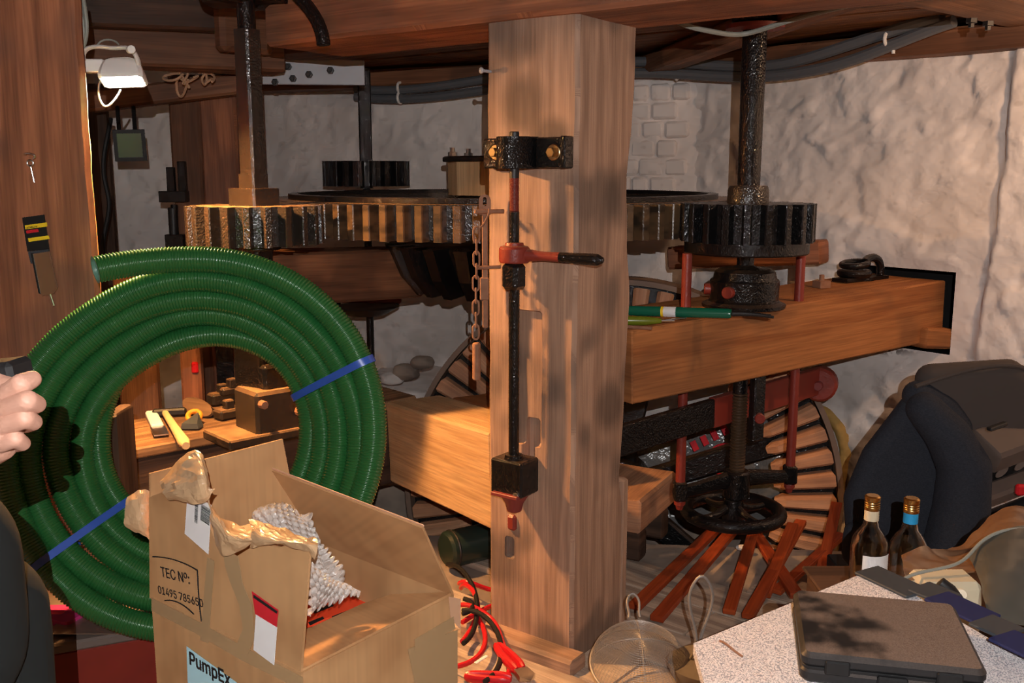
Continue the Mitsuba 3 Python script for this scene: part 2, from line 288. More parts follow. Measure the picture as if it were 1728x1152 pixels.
# ------------------------------------------------------------------ the setting
PIT = Polygon([(-.75, 4.26), (1.75, 4.0), (1.75, 4.75), (-.75, 4.95)])
struct = lambda k, m, mt, **a: ob(k, m, mt, kind='structure', **a)
struct('floor', ext(sbox(-3, -1.9, 2.9, 7).difference(PIT), -.16, -.03), M_STONE, label='dusty stone floor beneath the boards')
struct('wall_pit', ext(PIT.buffer(.12, join_style=2).difference(PIT), -1.2, -.16), M_STONE)
struct('floor_pit', ext(PIT, -1.3, -1.2), M_STONE)
struct('ceiling', rbox((-3, -1.9, 2.5), (2.9, 7, 2.6)), W_CEIL, grain=frame((0, 0, 0), (1, 0, 0)))
from scipy.spatial import cKDTree
def wall(name, P, Q, z0, z1, hole=None, step=.022, amp=1., seed=0, lump=1., ledge=None):
    P, Q = V(*P, 0), V(*Q, 0); L = np.linalg.norm(Q - P); x = (Q - P) / L; nrm = V(x[1], -x[0], 0)
    s, z = np.linspace(0, L, int(L / step) + 1), np.linspace(z0, z1, int((z1 - z0) / step) + 1)
    if hole: s = np.unique(np.r_[s, hole[0], hole[1]]); z = np.unique(np.r_[z, hole[2], hole[3]])
    S, Z = np.meshgrid(s, z, indexing='ij'); q = np.stack([S, Z, 0 * S], -1).reshape(-1, 3)
    rs = np.random.RandomState(seed + 3); g = np.stack(np.meshgrid(np.arange(-.5, L + .6, .23), np.arange(z0 - .3, z1 + .4, .15), indexing='ij'), -1).reshape(-1, 2)
    g = g + rs.uniform(-.085, .085, g.shape) * [1, .8]; d, i = cKDTree(g * [1, 1.35]).query((q[:, :2] + (meshkit.fbm(q * 6, 2, seed)[:, None] - .5) * .09) * [1, 1.35], k=2)
    e = np.clip((d[:, 1] - d[:, 0]) / .10, 0, 1); e = e * e * (3 - 2 * e); hs = rs.uniform(0, 1, len(g))[i[:, 0]]
    wq = q + .10 * np.stack([meshkit.fbm(q * 5 + 7 * i, 2, seed + 30 + i) - .5 for i in range(3)], 1)
    rdg = 1 - np.abs(2 * meshkit.fbm(wq * [5.2, 6.5, 1], 3, seed + 2) - 1); st = np.clip((meshkit.fbm(wq * [4.3, 5.5, 1] + 31, 3, seed + 6) - .48) / .045, 0, 1)
    h = lump * (e * (.003 + .008 * hs)) + .045 * (meshkit.fbm(q * 2.3, 2, seed + 1) - .5) + .040 * np.clip(rdg - .6, 0, 1) + .017 * st * st * (3 - 2 * st) + .010 * (meshkit.fbm(q * 19, 3, seed + 4) - .5)
    h = h * amp * np.clip((z1 - q[:, 1]) / .09, .25, 1)
    if ledge: h = h + .05 * np.clip((q[:, 0] - ledge + .05 * (1.7 - q[:, 1]) + .03 * (meshkit.fbm(q * 3, 2, 77) - .5)) / .016, 0, 1)
    if hole:
        dd = np.maximum(np.maximum(hole[0] - q[:, 0], q[:, 0] - hole[1]), np.maximum(hole[2] - q[:, 1], q[:, 1] - hole[3])); h *= np.clip(dd / .06, 0, 1)
    W = P + q[:, :1] * x + V(0, 0, 1) * q[:, 1:2] + h[:, None] * nrm
    n2 = len(z); I = np.arange(len(W)).reshape(len(s), n2); ok = np.ones((len(s) - 1, n2 - 1), bool)
    if hole:
        cs, cz = (s[:-1] + s[1:]) / 2, (z[:-1] + z[1:]) / 2; ok = ~(((cs > hole[0]) & (cs < hole[1]))[:, None] & ((cz > hole[2]) & (cz < hole[3]))[None])
    a, b, c, d_ = (I[:-1, :-1][ok], I[1:, :-1][ok], I[1:, 1:][ok], I[:-1, 1:][ok])
    m = trimesh.Trimesh(W, np.vstack([np.stack([a, b, c], 1), np.stack([a, c, d_], 1)]), process=False)
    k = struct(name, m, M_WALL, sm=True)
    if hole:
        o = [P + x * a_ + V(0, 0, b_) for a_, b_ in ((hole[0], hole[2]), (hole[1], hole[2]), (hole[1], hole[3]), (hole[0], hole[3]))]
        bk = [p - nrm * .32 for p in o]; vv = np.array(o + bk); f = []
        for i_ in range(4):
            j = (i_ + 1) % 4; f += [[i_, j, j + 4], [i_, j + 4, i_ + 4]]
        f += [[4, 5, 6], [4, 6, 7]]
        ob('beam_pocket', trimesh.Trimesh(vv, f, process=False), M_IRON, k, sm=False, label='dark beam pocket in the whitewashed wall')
    return k, P, x, nrm
P0, P1, P2, P3 = (-2.75, 5.6), (-1.7, 6.55), (1.0, 5.4), (2.3, 3.775)
WLx = unit(V(P3[0] - P2[0], P3[1] - P2[1], 0)); hs0 = np.dot(V(*at(1524, 500, 4.45)[:2], 0) - V(*P2, 0), WLx)
hl = [np.dot(V(x_, 6.65 - 1.25 * x_, 0) - V(*P2, 0), WLx) for x_ in (1.60, 1.93)]
wb, *_wb = wall('wall_back', P1, (1.055, 5.3766), -.16, 2.2, seed=2, amp=.8)
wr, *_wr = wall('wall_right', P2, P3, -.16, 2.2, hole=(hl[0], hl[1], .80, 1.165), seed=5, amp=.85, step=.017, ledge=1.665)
wall('wall_left', P0, P1, -.16, 2.2, seed=9)
wall('wall_side', (2.25, 3.8), (2.6, .8), -.16, 2.5, seed=12, step=.04)
wall('wall_west', (-2.75, -1.8), P0, -.16, 2.5, seed=14, step=.06)
wall('wall_front', (2.6, -1.8), (-2.75, -1.8), -.16, 2.5, seed=15, step=.06)
wall('wall_east', (2.6, .85), (2.6, -1.8), -.16, 2.5, seed=16, step=.06)
# whitewashed bricks showing in the back wall, right of the post
rs = np.random.RandomState(4); x_, n_ = _wb[1], _wb[2]; Lb = np.linalg.norm(V(*P2) - V(*P1))
for r in range(7):
    c = 0.04 + .06 * (r % 2)
    while c < .82:
        w = rs.uniform(.095, .16)
        M = np.eye(4); M[:3, 0], M[:3, 1], M[:3, 2] = x_, n_, V(0, 0, 1); M[:3, 3] = V(*P2, 0) - x_ * (c + w / 2) + n_ * (.012 + rs.uniform(-.004, .006)) + V(0, 0, 1.42 + r * .100)
        ob('brick', mv(wobble(cbox(w - .008, .05, .090, .014), .009, 11, r * 7 + int(c * 50)), M), M_WALL, wb, sm=40)
        c += w
# ------------------------------------------------------------------ timbers
def timber_mesh(A, B, w, h, up=(0, 0, 1), bev=.012, wob=.004, k=4., n=None, seed=0):
    A, B = V(*A), V(*B); L = np.linalg.norm(B - A); M = frame(A, B - A, up); n = n or max(3, int(L / .06))
    a, b = w / 2, h / 2
    C = np.array([(-a, -b + bev), (-a, 0), (-a, b - bev), (-a + bev, b), (0, b), (a - bev, b), (a, b - bev), (a, 0), (a, -b + bev), (a - bev, -b), (0, -b), (-a + bev, -b)])
    R = np.stack([np.concatenate([np.full((12, 1), t), C], 1) for t in np.r_[0, np.linspace(bev * .7, L - bev * .7, n), L]])
    R[0, :, 1:] *= 1 - bev / max(a, b); R[-1, :, 1:] *= 1 - bev / max(a, b)
    m = loft(R); 
    if m.volume < 0: m.invert()
    if wob:
        p = m.vertices.copy(); q = p * [k * .5, k * 2, k * 2] + seed * 3.7
        m.vertices = p + wob * 2 * np.stack([0 * q[:, 0]] + [meshkit.fbm(q + 9 * i, 2, seed) - .5 for i in (1, 2)], 1)
    return mv(m, M), M
def timber(name, A, B, w, h, mt, parent=None, up=(0, 0, 1), bev=.012, wob=.004, k=4., n=None, seed=0, **a):
    m, M = timber_mesh(A, B, w, h, up, bev, wob, k, n, seed)
    return ob(name, m, mt, parent, grain=M, **a)
# floor boards
d_ = unit(V(1, -.83, 0)); e_ = V(-d_[1], d_[0], 0)
rs = np.random.RandomState(8); i = 0
for r in range(-7, 9):
    off = r * .235
    for sgm in range(4):
        a0 = -2.2 + sgm * 1.15 + (.5 if r % 2 else 0); A, B = V(.6, 3.35, -.015) + e_ * off + d_ * a0, V(.6, 3.35, -.015) + e_ * off + d_ * (a0 + 1.14)
        mid = (A + B) / 2
        if not (-2.2 < mid[0] < 2.0 and 2.2 < mid[1] < 5.6) or LineString([A[:2], B[:2]]).buffer(.12).intersects(PIT) or mid[1] > 5.6 - .42 * mid[0] or mid[1] > 6.1 - 1.25 * mid[0]: continue
        i += 1; timber('board', A + V(0, 0, rs.uniform(-.004, .004)), B, .228, .03, W_FLOOR, 'floor', bev=.004, wob=.003, n=5, seed=i)
# the great post
PC, PL, PR, PN, PS = V(.197, 3.0, 0), unit(V(-.274, .2, 0)), unit(V(.59, .808, 0)), unit(V(-.59, -.808, 0)), .345
def post_mesh():
    zs = np.linspace(-.02, 2.1, 84); R = []
    inz, inv = [0, .45, .55, .76, 1.04, 1.2, 1.37, 1.59, 1.72, 1.85, 2.1], [.03, .03, .055, .035, .02, .005, .035, .045, .02, .004, .0]
    for z in zs:
        q = np.interp(z, inz, inv) + (.012 * (meshkit.fbm(V(z * 9, 1.3, 2), 3) - .5)); q = max(q, .003); b = .012
        c = [(b, 0), (PS * .35, 0), (PS * .68, 0), (PS - b, 0), (PS, b), (PS, PS / 2), (PS, PS - b), (PS - b, PS), (PS / 2, PS), (min(q * 1.3, PS * .4), PS), (q * .45, PS - q * .45), (0, PS - q), (0, PS * .6), (0, PS * .3), (0, b)]
        R.append([PC + PL * s + PR * t + V(0, 0, z) for s, t in c])
    m = loft(R)
    if m.volume < 0: m.invert()
    m = tm(mani(m).refine_to_length(.05)); m = wobble(m, .004, 5, 3)
    def cut(s0, s1, dep, z0, z1):
        return mani(mv(rbox((s0, -dep, z0), (s1, .2, z1), .008), np.array([[PL[0], PN[0], 0, PC[0]], [PL[1], PN[1], 0, PC[1]], [0, 0, 1, 0], [0, 0, 0, 1.0]])))
    def fixm(M_): return M_
    M = mani(m)
    for c in ((.125, .245, .030, .71, 1.16), (.150, .205, .058, .56, .80), (.235, .275, .02, .30, .38)):
        q = mv(rbox((c[0], -c[2], c[3]), (c[1], .2, c[4]), .008), np.array([[PL[0], PN[0], 0, PC[0]], [PL[1], PN[1], 0, PC[1]], [0, 0, 1, 0], [0, 0, 0, 1.0]]))
        if q.volume < 0: q.invert()
        M = M - mani(q)
    return tm(M)
PG = frame(PC, (0, 0, 1), -PN)
gp = thing('timber_post', 'massive square timber post in the middle carrying an iron lever and rod', 'post')
ob('shaft', post_mesh(), W_POST, gp, sm=28, grain=PG)
timber('corner_strip', PC + PR * (PS + .005) + PL * .03 + V(0, 0, .0), PC + PR * (PS + .005) + PL * .03 + V(0, 0, .54), .05, .05, W_POST, gp, up=PN, n=8)
timber('sole_strip', PC + PN * .03 + PL * .42 + V(0, 0, .02), PC + PN * .03 - PL * .05 + V(0, 0, .02), .09, .06, W_POST, gp, wob=.006)
# head beam over the post
HB = PL; hz = 2.245
t_ = thing('head_beam', 'huge reddish timber beam resting on top of the central post', 'beam')
m, M = timber_mesh(PC + PR * .17 + PL * 1.36 + V(0, 0, hz), PC + PR * .17 - PL * 1.6 + V(0, 0, hz), .40, .38, wob=.007, bev=.014, n=50, seed=3)
ob('timber', m, W_OLD if 0 else W_POST if 0 else W_LEFT, t_, grain=M)
timber('bolster', PC + PR * .15 + PL * .02 + V(0, 0, 2.155), PC + PR * .62 - PL * .05 + V(0, 0, 2.165), .26, .12, W_POST, wob=.008, label='short brown timber stub projecting beside the post top', cat='timber')
# loft boards seen from below, right and behind the head beam
rs = np.random.RandomState(3); dv = unit(V(.8, -.6, 0)); ev = V(.6, .8, 0)
lb = thing('loft_floor', 'dark brown boards of the floor above, seen from below', 'floor boards')
for r in range(12):
    o = V(.2, 3.25, 2.235) + ev * (.12 + r * .225); a0, a1 = -2.9 if r > 3 else -1.15 - r * .35, 2.6
    timber('board', o + dv * a0 + V(0, 0, rs.uniform(-.006, .006)), o + dv * a1, .217, .04, W_CEIL, lb, bev=.004, wob=.003, n=20, seed=r)
timber('hatch_board', gz(1480, -2, 2.15) + V(.16, -.22, .03), gz(1760, 58, 2.15) + V(.16, -.22, .03), .56, .06, W_CEIL, bev=.004, wob=.003, label='wide brown board under the loft floor at the upper right corner', cat='board')
timber('joist', V(.75, 5.35, 2.15), V(1.1, 3.2, 2.17), .14, .09, W_OLD, label='brown ceiling joist above the right-hand shaft', cat='joist')
# timbers along the wall tops
def wy(px):
    u = (px - 864) / FPX * .985
    y1 = 5.826 / (1 + .426 * u); y2 = 6.65 / (1 + 1.25 * u); return min(y1, y2)
timber('wall_plate', V(-1.7, 6.43, 2.14), V(.98, 5.29, 2.14), .18, .10, W_OLD, label='brown timber plate along the top of the back wall', cat='beam', wob=.006)
timber('wall_plate', V(.92, 5.34, 2.145), V(2.3, 3.63, 2.12), .14, .10, W_OLD, label='brown timber plate along the top of the right whitewashed wall', cat='beam', wob=.006)
timber('cross_beam', at(100, 52, 4.3), at(470, 74, 4.75), .22, .28, W_OLD, label='dark brown cross beam behind the lit floodlight', cat='beam', wob=.006)
timber('cross_board', at(90, 8, 4.1), at(440, 26, 4.5), .1, .16, W_DARK, label='dark board above the brown cross beam at the upper left', cat='board')
t_ = thing('beam_block', 'dark square wooden block with a bolt on the cross beam', 'block')
ob('block', mv(cbox(.26, .08, .2, .02), frame(at(412, 50, 4.42), V(.45, .45, 0))), W_OLD, t_, grain=frame(at(412, 50, 4.42), (1, 0, 0)))
ob('bolt_head', cyl(.022, at(376, 43, 4.36), at(376, 43, 4.36) + V(.02, -.03, 0)), M_IRON, t_)
# steel bracket plate with bolts
t_ = thing('bracket_plate', 'pale galvanised steel plate with black bolts under the beam end', 'bracket')
Mb = frame(at(525, 122, 4.95), V(1, .1, .0)); ob('plate', mv(cbox(.52, .012, .12, .003), Mb), M_GALV, t_)
for px, py in ((487, 113), (495, 133), (522, 126), (465, 139), (558, 119)):
    p = at(px, py, 4.938); ob('bolt_head', mv(lathe([(.018, 0), (.018, .016), (.010, .017), (.010, .032)], 6), zframe(p, V(0, -1, 0))), M_IRON, t_)
# back post and boards at the left
timber('dark_upright', at(168, 300, 5.3) * [1, 1, 0], at(168, 300, 5.3) * [1, 1, 0] + V(0, 0, 2.05), .13, .06, W_DARK, up=(0, 1, 0), label='dark upright board behind the floodlight, left of the hanging cable', cat='board')
t_ = thing('back_post', 'brown timber post with a long crack behind the left shaft', 'post')
for a, b, tone in ((292, 341, W_OLD), (342, 402, W_LEFT)):
    p0, p1 = at((a + b) / 2, 150, 5.2), at((a + b) / 2, 150, 5.2); p0[2], p1[2] = 0.0, 2.08
    timber('board', p0, p1, (b - a) / FPX * 5.2, .16, tone, t_, up=(0, 1, 0), wob=.006, seed=a)
timber('lintel', at(150, 172, 4.9), at(420, 140, 5.0), .12, .10, W_OLD, label='brown rail behind the hanging black floodlight', cat='rail')
timber('back_board', at(225, 620, 4.7), at(225, 620, 4.7) + V(0, 0, 0), .2, .03, W_OLD) if 0 else None
for px, w, tone, nm in ((236, 64, W_OLD, 'brown upright board behind the tool bench, seen through the hose coil'), (325, 34, W_LEFT, 'narrow reddish upright with a red tag behind the tool bench'), (408, 24, W_OLD, 'thin brown upright beside the cast iron block')):
    p = at(px, 640, 4.35); q = p.copy(); p[2], q[2] = .0, 1.15
    kk = timber('upright_board', p, q, w / FPX * 4.4, .06, tone, up=(0, 1, 0), label=nm, cat='board')
ob('red_tag', mv(cbox(.030, .02, .052, .006), frame(at(329, 620, 4.316), (1, 0, .0))), M_REDP, label='small red tag on the narrow upright', cat='tag')
# beam under the wheel at the left, carrying the spindle
timber('bridge_beam', at(330, 475, 3.95), at(690, 458, 4.75), .22, .235, W_OLD, wob=.005, label='brown bridge beam below the great wheel at the left', cat='beam')
timber('rear_beam', at(1135, 434, 4.95), at(1392, 424, 4.55), .16, .11, W_LEFT, label='orange-brown timber behind the right-hand pinion', cat='beam')
# oak bridge beam at the right
BA, BB = at(1067, 620, 3.28), at(1593, 523, 4.30); BD = unit((BB - BA) * [1, 1, 0]); BP = V(-BD[1], BD[0], 0); BA0 = BA.copy(); BB0 = BB.copy()
m, M = timber_mesh(BA + BP * .20, BB + BP * .20, .40, .262, wob=.003, bev=.006, n=40)
pm = loft([[PC + PL * s + PR * t + V(0, 0, z) for s, t in ((-.005, -.0), (PS, -.0), (PS, PS), (-.005, PS - .05))] for z in (-.1, 2.2)])
if pm.volume < 0: pm.invert()
m = tm(mani(m) - mani(pm))
ob('bridge_beam', m, W_OAK, grain=M, sm=28, label='large oak bridge beam running from the post into the white wall', cat='beam')
timber('wedge_block', at(1548, 568, 4.22), at(1599, 570, 4.30), .1, .09, W_OAK, label='wooden block under the oak beam at the wall pocket', cat='block')
# pale sole beam left of the post and its stub right of the post
LA, LB = at(823, 812, 3.34), at(655, 746, 4.1); LD = unit((LB - LA) * [1, 1, 0]); LP = V(-LD[1], LD[0], 0) * -1
m, M = timber_mesh(LA + LP * .13 - LD * .02, LB + LP * .13, .26, .352, wob=.004, bev=.008)
pm2 = pm
ob('sole_beam', tm(mani(m) - mani(pm2)), W_PALE, grain=M, sm=28, label='pale new timber beam left of the post, bright lamplit end', cat='beam')
timber('sole_plank', LB + LP * .44 + V(0, 0, .11), LA + LP * .40 + LD * .3 + V(0, 0, .10), .26, .1, W_OAK, label='brown plank lying behind the pale sole beam', cat='plank')
sbA, sbB = gz(1082, 845, .285), gz(1142, 795, .285); sbD = unit(sbB - sbA); sbP = V(-sbD[1], sbD[0], 0)
for s_ in (.08, .36): timber('sole_bearer', sbA + sbD * s_ + sbP * .28 + V(0, 0, -.215), sbA + sbD * s_ + sbP * .015 + V(0, 0, -.215), .08, .135, W_DARK, label=('dark packing under the front of the sawn block', 'dark packing under the back of the sawn block')[s_ > .2], cat='timber')
timber('sole_block', sbA + sbP * .15 - V(0, 0, .072), sbB + sbP * .15 - V(0, 0, .072), .30, .145, W_TOOTH, up=(0, 0, 1), wob=.004, label='sawn timber block end right of the post, by the handwheel', cat='block')
# left post
LX = -1.30; lp = thing('timber_post', 'broad reddish timber post at the left edge with chisel and key hung on it', 'post')
z_ = np.linspace(-.03, 2.5, 60); R = []
for z in z_:
    e = .012 * (meshkit.fbm(V(z * 6, 4, 1), 3) - .5) + 0
    R.append([(x, y, z) for x, y in ((-1.85, 3.07), (-1.6, 3.065), (LX - .05 + e, 3.05), (LX - .012 + e, 3.054), (LX + e, 3.072), (LX - .055 + e, 3.21), (LX - .13, 3.37), (-1.85, 3.37))])
m = loft(R); m = m if m.volume > 0 else (m.invert() or m)
ob('shaft', wobble(m, .003, 6, 7), W_LEFT, lp, grain=frame((0, 0, 0), (0, 0, 1), (0, 1, 0)))
# ------------------------------------------------------------------ gearing
def gearpoly(Ro, Rr, N, ph=0., tip=.36, root=.56, hole=None):
    p = []
    for i in range(N):
        a = (i + ph) * 2 * math.pi / N; w = 2 * math.pi / N
        for r, f in ((Rr, -root / 2), (Ro - .004, -tip / 2), (Ro, -tip / 2 + .05), (Ro, tip / 2 - .05), (Ro - .004, tip / 2), (Rr, root / 2)): p.append((r * math.cos(a + f * w), r * math.sin(a + f * w)))
    g = Polygon(p); return g.difference(LineString([(0, 0), (1e-6, 0)]).buffer(hole, 32)) if hole else g
disc = lambda r, q=32: Polygon([(r * math.cos(a), r * math.sin(a)) for a in np.arange(q * 4) / (q * 4) * 2 * math.pi])
WC, WZ = V(-.04, 4.70, 0), 1.476
gw = thing('great_spur_wheel', 'great horizontal iron gear wheel with worn teeth behind the post', 'gear wheel')
R_ = 1.14
ring = ext(disc(1.082, 40).difference(disc(.93, 40)), WZ - .13, WZ)
ob('rim', sh(ring, WC[0], WC[1], 0), M_GEAR, gw, sm=25)
tooth = ext(Polygon([(1.075, -.0205), (R_ - .004, -.016), (R_, -.012), (R_, .012), (R_ - .004, .016), (1.075, .0205)]), WZ - .136, WZ - .002)
N_ = 98
for i in range(N_):
    a = (i + .3) * 2 * math.pi / N_; M = np.eye(4); M[:2, :2] = [[math.cos(a), -math.sin(a)], [math.sin(a), math.cos(a)]]; M[:3, 3] = WC
    if math.sin(a) < .35: ob('tooth', mv(tooth, M), M_FLANK, gw, sm=False)
backteeth = [mv(tooth, trimesh.transformations.rotation_matrix((i + .3) * 2 * math.pi / N_, [0, 0, 1])) for i in range(N_) if math.sin((i + .3) * 2 * math.pi / N_) >= .35]
ob('rear_teeth', sh(join(backteeth), *WC), M_FLANK, gw, sm=False, kind='stuff')
ob('raised_rim', sh(ext(disc(1.0, 40).difference(disc(.955, 40)), WZ, WZ + .022), WC[0], WC[1], 0), M_BLACK, gw, sm=25)
for i in range(8):
    a = i * math.pi / 4 + .2; ob('arm', mv(cbox(.72, .10, .09, .01, (.60, 0, WZ - .07)), trimesh.transformations.rotation_matrix(a, [0, 0, 1]) if 0 else np.array([[math.cos(a), -math.sin(a), 0, WC[0]], [math.sin(a), math.cos(a), 0, WC[1]], [0, 0, 1, 0], [0, 0, 0, 1.0]])), M_GEAR, gw)
ob('hub', sh(lathe([(.12, WZ - .14), (.27, WZ - .14), (.27, WZ - .02), (.20, WZ + .01), (.12, WZ + .01)], 32), *WC), M_BLACK, gw)
us = thing('upright_shaft', 'upright timber drum with a black iron cap at the wheel centre', 'shaft')
ob('drum', sh(lathe([(.262, WZ + .012), (.264, WZ + .165)], 10), *WC), W_PALE, us, sm=20, grain=frame((0, 0, 0), (0, 0, 1), (0, 1, 0)))
ob('iron_cap', sh(lathe([(.285, WZ + .165), (.288, WZ + .17), (.288, WZ + .185), (.28, WZ + .19)], 48), *WC), M_BLACK, us)
for a in range(6): ob('bolt', sh(lathe([(.022, WZ + .19), (.022, WZ + .21), (.012, WZ + .211), (.012, WZ + .23)], 8), WC[0] + .245 * math.cos(a * 1.047 + 3.4), WC[1] + .245 * math.sin(a * 1.047 + 3.4), 0), M_STEEL, us)
ob('spindle', sh(cyl(.06, (0, 0, -.6), (0, 0, 2.3)), *WC), M_BLACK, us)
# wallower
wa = thing('wallower', 'black iron gear with big slanting teeth under the great wheel', 'gear wheel')
zt, zb = 1.265, 1.05
ob('cone', sh(lathe([(.12, zb), (.36, zb), (.47, zt - .02), (.47, zt), (.12, zt)], 48), *WC), M_BLACK, wa)
for i in range(22):
    a = i * 2 * math.pi / 22 + .1; P = []
    for r, z, w in ((.44, zt, .044), (.565, zt - .005, .03), (.34, zb - .005, .035), (.43, zb - .02, .022), (.505, zb + .07, .028)):
        for s in (-1, 1): P.append((r, s * w, z))
    ob('tooth', mv(hull(P), np.array([[math.cos(a), -math.sin(a), 0, WC[0]], [math.sin(a), math.cos(a), 0, WC[1]], [0, 0, 1, 0], [0, 0, 0, 1.0]])), M_BLACK, wa, sm=False)
# stone nuts
def nut(pos, ztop, h, N, label, ph=0., flange=True, r=.25):
    t = thing('stone_nut', label, 'gear'); x, y = pos
    ob('gear', sh(ext(gearpoly(r, r - .045, N, ph, hole=.03), ztop - h, ztop), x, y, 0), M_GEAR if pos[0] < -.5 and pos[1] < 4.5 else M_BLACK, t, sm=20)
    if flange: ob('flange', sh(lathe([(.06, ztop - h - .045), (r - .022, ztop - h - .045), (r - .018, ztop - h - .04), (r - .018, ztop - h), (.06, ztop - h)], 48), x, y, 0), M_BLACK, t)
    return t
NL, NR, NB = (-.955, 3.66), (.889, 3.72), (-.843, 5.74)
sq = lambda s, b: Polygon([(s, s - b), (s - b, s), (b - s, s), (-s, s - b), (-s, b - s), (b - s, -s), (s - b, -s), (s, b - s)])
def sqpr(s, b, z0, z1, rot, pos): return sh(mv(ext(sq(s, b), z0, z1), trimesh.transformations.rotation_matrix(rot, [0, 0, 1])), pos[0], pos[1], 0)
zL = 1.474
t = nut(NL, zL, .142, 21, 'black iron pinion gear at the left, lamplit above', .2, False)
s_ = thing('quant_shaft', 'black chamfered square iron shaft rising from the left pinion', 'shaft')
rot = math.radians(45 + 14)
ob('hub_block', sqpr(.068, .008, zL, zL + .062, rot, NL), M_GEAR, t)
ob('square_shaft', sqpr(.036, .008, zL + .06, 2.10, rot, NL), M_GEAR, s_)
ob('collar', sqpr(.040, .006, zL + .062, zL + .115, rot, NL), M_GEAR, s_)
ob('top_shaft', sh(cyl(.032, (0, 0, 2.08), (0, 0, 2.5)), *NL, 0), M_BLACK, s_)
ob('rough_boss', sh(wobble(lathe([(.05, 2.19), (.15, 2.2), (.17, 2.26), (.12, 2.4), (.05, 2.42)], 24), .03, 14), NL[0] - .02, NL[1] + .03, 0), M_BLACK, s_)
ob('lower_shaft', sqpr(.045, .008, .95, zL - .14, rot, NL), M_BLACK, s_)
ob('bearing_block', sqpr(.075, .01, .80, 1.0, rot, NL), M_BLACK, s_)
ob('collar', sh(cyl(.09, (0, 0, zL - .165), (0, 0, zL - .14)), *NL, 0), M_BLACK, s_)
t = nut(NR, 1.480, .142, 20, 'black iron pinion gear at the right above the oak beam', .25)
ob('hub', sh(lathe([(.045, 1.47), (.078, 1.48), (.076, 1.53), (.07, 1.545), (.03, 1.545)], 32), *NR, 0), M_GEAR, t)
s_ = thing('quant_shaft', 'tall round black iron shaft rising from the right pinion', 'shaft')
ob('shaft', sh(lathe([(.04, 1.54), (.042, 1.55), (.0445, 2.0), (.043, 2.3)], 28), *NR, 0), M_BLACK, s_)
ob('red_collar', sh(lathe([(.045, 2.105), (.105, 2.11), (.108, 2.125), (.05, 2.13)], 32), *NR, 0), M_DKRED, s_, label='dark red collar at the shaft top')
ob('head_casting', sh(lathe([(.045, 2.13), (.085, 2.135), (.08, 2.2), (.11, 2.26), (.05, 2.3)], 24), *NR, 0), M_BLACK, s_)
ob('neck', sh(cyl(.032, (0, 0, 1.24), (0, 0, 1.32)), *NR, 0), M_BLACK, s_)
t = nut(NB, 1.655, .142, 20, 'black iron pinion lifted clear of the great wheel at the back', 0, False)
s_ = thing('quant_shaft', 'narrow silvery-black flat shaft rising from the back pinion', 'shaft')
ob('shaft', sqpr(.036, .006, 1.5, 2.17, math.radians(10), NB), M_BLACK, s_)
ob('lower_shaft', sh(cyl(.022, (0, 0, .3), (0, 0, 1.5)), *NB, 0), M_BLACK, s_)
# back tentering gear
t = thing('screw_crown', 'dull red bar and black ring around the far spindle below the back pinion', 'bracket')
p = at(617, 505, 5.45)
ob('bar', mv(cbox(.40, .05, .04, .01), frame(p, (1, .05, -.03))), M_DKRED, t)
ob('ring', sh(lathe([(.03, 0), (.11, .0), (.19, .045), (.16, .05), (.03, .03)], 32), p[0], p[1], p[2] - .085), M_BLACK, t)
for dx in (-.155, .175): ob('rod', cyl(.014, p + V(dx, 0, -.03), p + V(dx, 0, .12)), M_BLACK, t)
# bearing on the oak beam
zB = BA[2] + .131 + np.linalg.norm(V(NR[0], NR[1]) - BA[:2]) * (BB[2] - BA[2]) / np.linalg.norm((BB - BA)[:2]); t = thing('footstep_bearing', 'round black cast iron bearing with red bolts on the oak beam', 'bearing')
ob('housing', sh(lathe([(.02, 0), (.155, 0), (.157, .012), (.135, .022), (.128, .03), (.131, .10), (.126, .106), (.122, .104), (.120, .108), (.114, .135), (.095, .147), (.06, .145), (.03, .16)], 48), NR[0], NR[1], zB + .0), M_BLACK, t)
for a in (-128, -62 + 90 + 0, 180 - 8, 90):
    d = V(math.cos(math.radians(a)), math.sin(math.radians(a)), 0); c = V(NR[0], NR[1], zB + .066); ob('bolt_head', cyl(.0225, c + d * .115, c + d * .152, 20), M_OXIDE, t, label='red round bolt head')
# tie rods, yoke, screw and handwheel
RD = unit(V(.245, .105, 0)); rods = [V(NR[0], NR[1], 0) + RD * s * .262 for s in (-1, 1)]
t = thing('lifting_yoke', 'black iron yoke on two red rods above the handwheel', 'yoke'); zy = .385
for r in rods: ob('rod', sh(cyl(.0185, (0, 0, zy - .03), (0, 0, 1.30)), *r), M_OXIDE, t, label='red tie rod through the oak beam')
for r in rods: ob('rod_nut', sh(lathe([(.022, zy - .055), (.022, zy - .04), (.012, zy - .075)][::-1], 8), *r), M_OXIDE, t)
yb = []
for s in (-1, 1):
    P = smoothpath([V(NR[0], NR[1], zy) + RD * s * q + V(0, 0, dz) for q, dz in ((.0, .012), (.09, .010), (.19, -.002), (.285, -.004))], 14); yb.append(tube(P, np.linspace(.036, .026, 14), 8, flat=.7, up=(0, 0, 1)))
ob('crossbar', join(*yb, sh(cyl(.052, (0, 0, zy - .065), (0, 0, zy + .05)), NR[0], NR[1], 0), *[sh(cbox(.05, .05, .075, .006), *(r + V(0, 0, zy))) for r in rods]), M_BLACK, t)
t = thing('lifting_screw', 'dark threaded vertical screw between the red rods', 'screw')
th = []
for i in range(26): z = zy + .04 + i * .0125; th += [(.0255, z), (.031, z + .004), (.031, z + .0075), (.0255, z + .0115)]
ob('thread', sh(lathe(th, 24), *NR, 0), mat('greased_thread', prin((.06, .034, .018), .35, .6)), t)
ob('shank', sh(cyl(.028, (0, 0, zy + .35), (0, 0, .88)), *NR, 0), M_BLACK, t)
